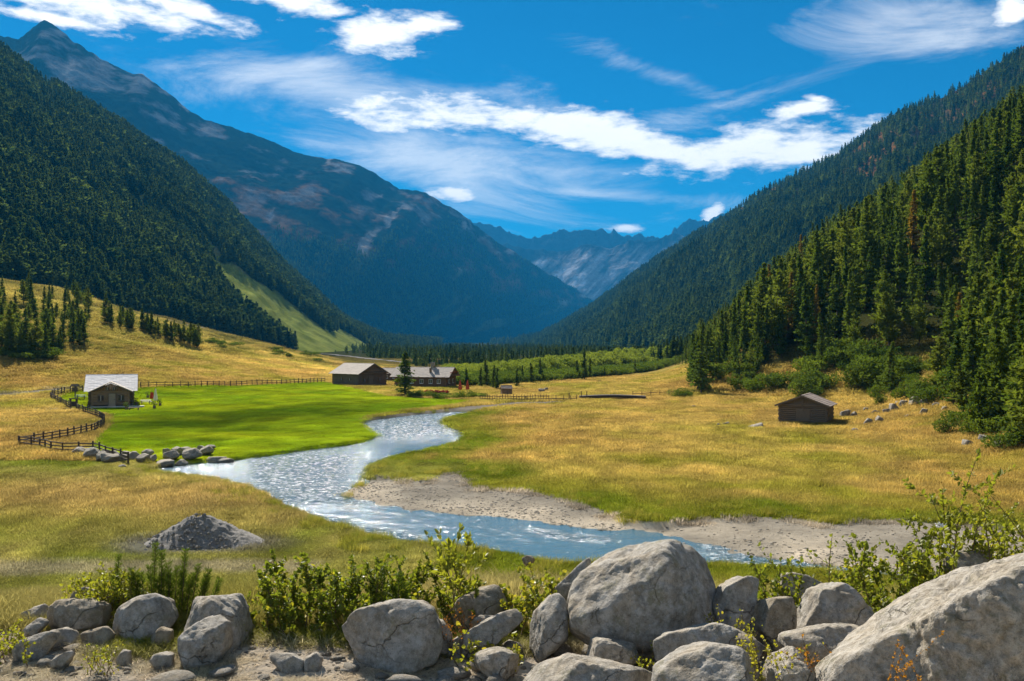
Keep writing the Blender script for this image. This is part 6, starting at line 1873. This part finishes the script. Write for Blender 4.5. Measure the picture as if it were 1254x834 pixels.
# ------------------------------------------------------------------ gravel tracks draped over the meadow
def ribbon(name, label, pix, w0, w1, col, lift=.05, n=90):
    P3 = [hit(a, b) for a, b in pix]
    s = np.concatenate([[0], np.cumsum([math.hypot(b[0] - a[0], b[1] - a[1]) for a, b in zip(P3, P3[1:])])])
    t = np.linspace(0, s[-1], n)
    cx_ = np.interp(t, s, [p[0] for p in P3]); cy_ = np.interp(t, s, [p[1] for p in P3])
    k = np.ones(9) / 9; pad = lambda a: np.convolve(np.concatenate([np.full(4, a[0]), a, np.full(4, a[-1])]), k, 'valid')
    cx_, cy_ = pad(cx_), pad(cy_)
    tx, ty = np.gradient(cx_), np.gradient(cy_); L = np.hypot(tx, ty) + 1e-9; nx, ny = -ty / L, tx / L
    w = np.linspace(w0, w1, n) * (1 + .25 * fbm(t / 3, t * 0, oct=3))
    cs = np.linspace(-1, 1, 7)
    X = cx_[:, None] + nx[:, None] * w[:, None] * cs; Y = cy_[:, None] + ny[:, None] * w[:, None] * cs
    Z = gz(X.ravel(), Y.ravel()).reshape(X.shape) + lift - .1 * np.abs(cs) ** 6
    me = mesh_np(name, np.stack([X, Y, Z], -1).reshape(-1, 3), grid_faces(n, 7), [M_GROUND]); vcol(me, 'Col', np.tile(np.array(col), (n * 7, 1)))
    return add(name, me, kind='structure', label=label, cat='path')
ribbon('gravel_track', 'pale gravel track curving across the left-hand slope to the hut', [(-60, 487), (0, 483.5), (40, 480.5), (70, 477.5), (104, 476)], 1.3, 1.3, (.42, .37, .28), .08)
ribbon('footpath', 'narrow pale footpath leading to the gate in the fence', [(-60, 503), (0, 502.5), (50, 502.5), (86, 502.5)], .45, .45, (.36, .32, .21), .06)
ribbon('gravel_track', 'pale gravel track behind the green meadow towards the barn', [(330, 468), (355, 466.8), (375, 465.5), (402, 463)], .5, .8, (.58, .52, .42), .25)
ribbon('gravel_track', 'gravel road along the foot of the dark hillside', [(180, 388), (240, 402), (300, 414.5), (350, 426), (400, 434), (460, 441), (510, 446)], 3.0, 3.0, (.36, .33, .29), .6)

# ------------------------------------------------------------------ cloud that shades a band of the green meadow (above the frame)
def shade_cloud():
    H = 1720.0
    sd = np.array(SDIR)
    r = np.random.default_rng(5)
    L = []
    dv, df = ico(3)
    def blob(x, y, rx, ry):
        c = np.array([x, y, 0]) + sd * (H / sd[2])
        n = fbm(dv[:, 0] * 2 + x, dv[:, 1] * 2 + y, dv[:, 2] * 2, oct=3)
        L.append((c + dv * np.array([rx, ry, min(rx, ry) * .35]) * (1 + .25 * n)[:, None], df))
    for px, py, rx, ry in [(165, 525, 11, 6), (200, 519, 12, 7), (240, 516, 13, 8), (280, 513, 13, 8), (315, 509, 12, 7), (355, 503, 12, 6), (400, 500, 12, 5), (450, 497, 12, 5)]:
        x, y = G(px, py); blob(x, y, rx, ry)
    v, f = merge(L)
    m, b, out = new_mat('cloud_white'); principled(b, out, (.9, .9, .9), 1.0, None, 0.0)
    add('cloud', mesh_np('cloud', v, f, [m]), kind='structure', label='small white cloud high above the green meadow', cat='cloud')
shade_cloud()


# ------------------------------------------------------------------ air
def build_haze():
    m, b, out = new_mat('valley_haze')
    v = b.n('ShaderNodeVolumePrincipled')
    v.inputs['Color'].default_value = (0.02, 0.31, 0.72, 1)
    v.inputs['Density Attribute'].default_value = ''
    v.inputs['Color Attribute'].default_value = ''
    m.cycles.homogeneous_volume = True
    v.inputs['Density'].default_value = 0.00006
    v.inputs['Anisotropy'].default_value = 0.1
    b.t.links.new(v.outputs[0], out.inputs['Volume'])
    x0, x1, y0, y1, z0, z1 = -50000, 50000, -4000, 16500, -60, 1640
    vs = [(x, y, z) for z in (z0, z1) for y in (y0, y1) for x in (x0, x1)]
    fs = [(0, 2, 3, 1), (4, 5, 7, 6), (0, 1, 5, 4), (2, 6, 7, 3), (0, 4, 6, 2), (1, 3, 7, 5)]
    me = mesh_np('haze', vs, np.array(fs), [m], smooth=False)
    add('haze', me, kind='stuff', label='thin blue mountain air filling the whole valley', cat='haze')
build_haze()
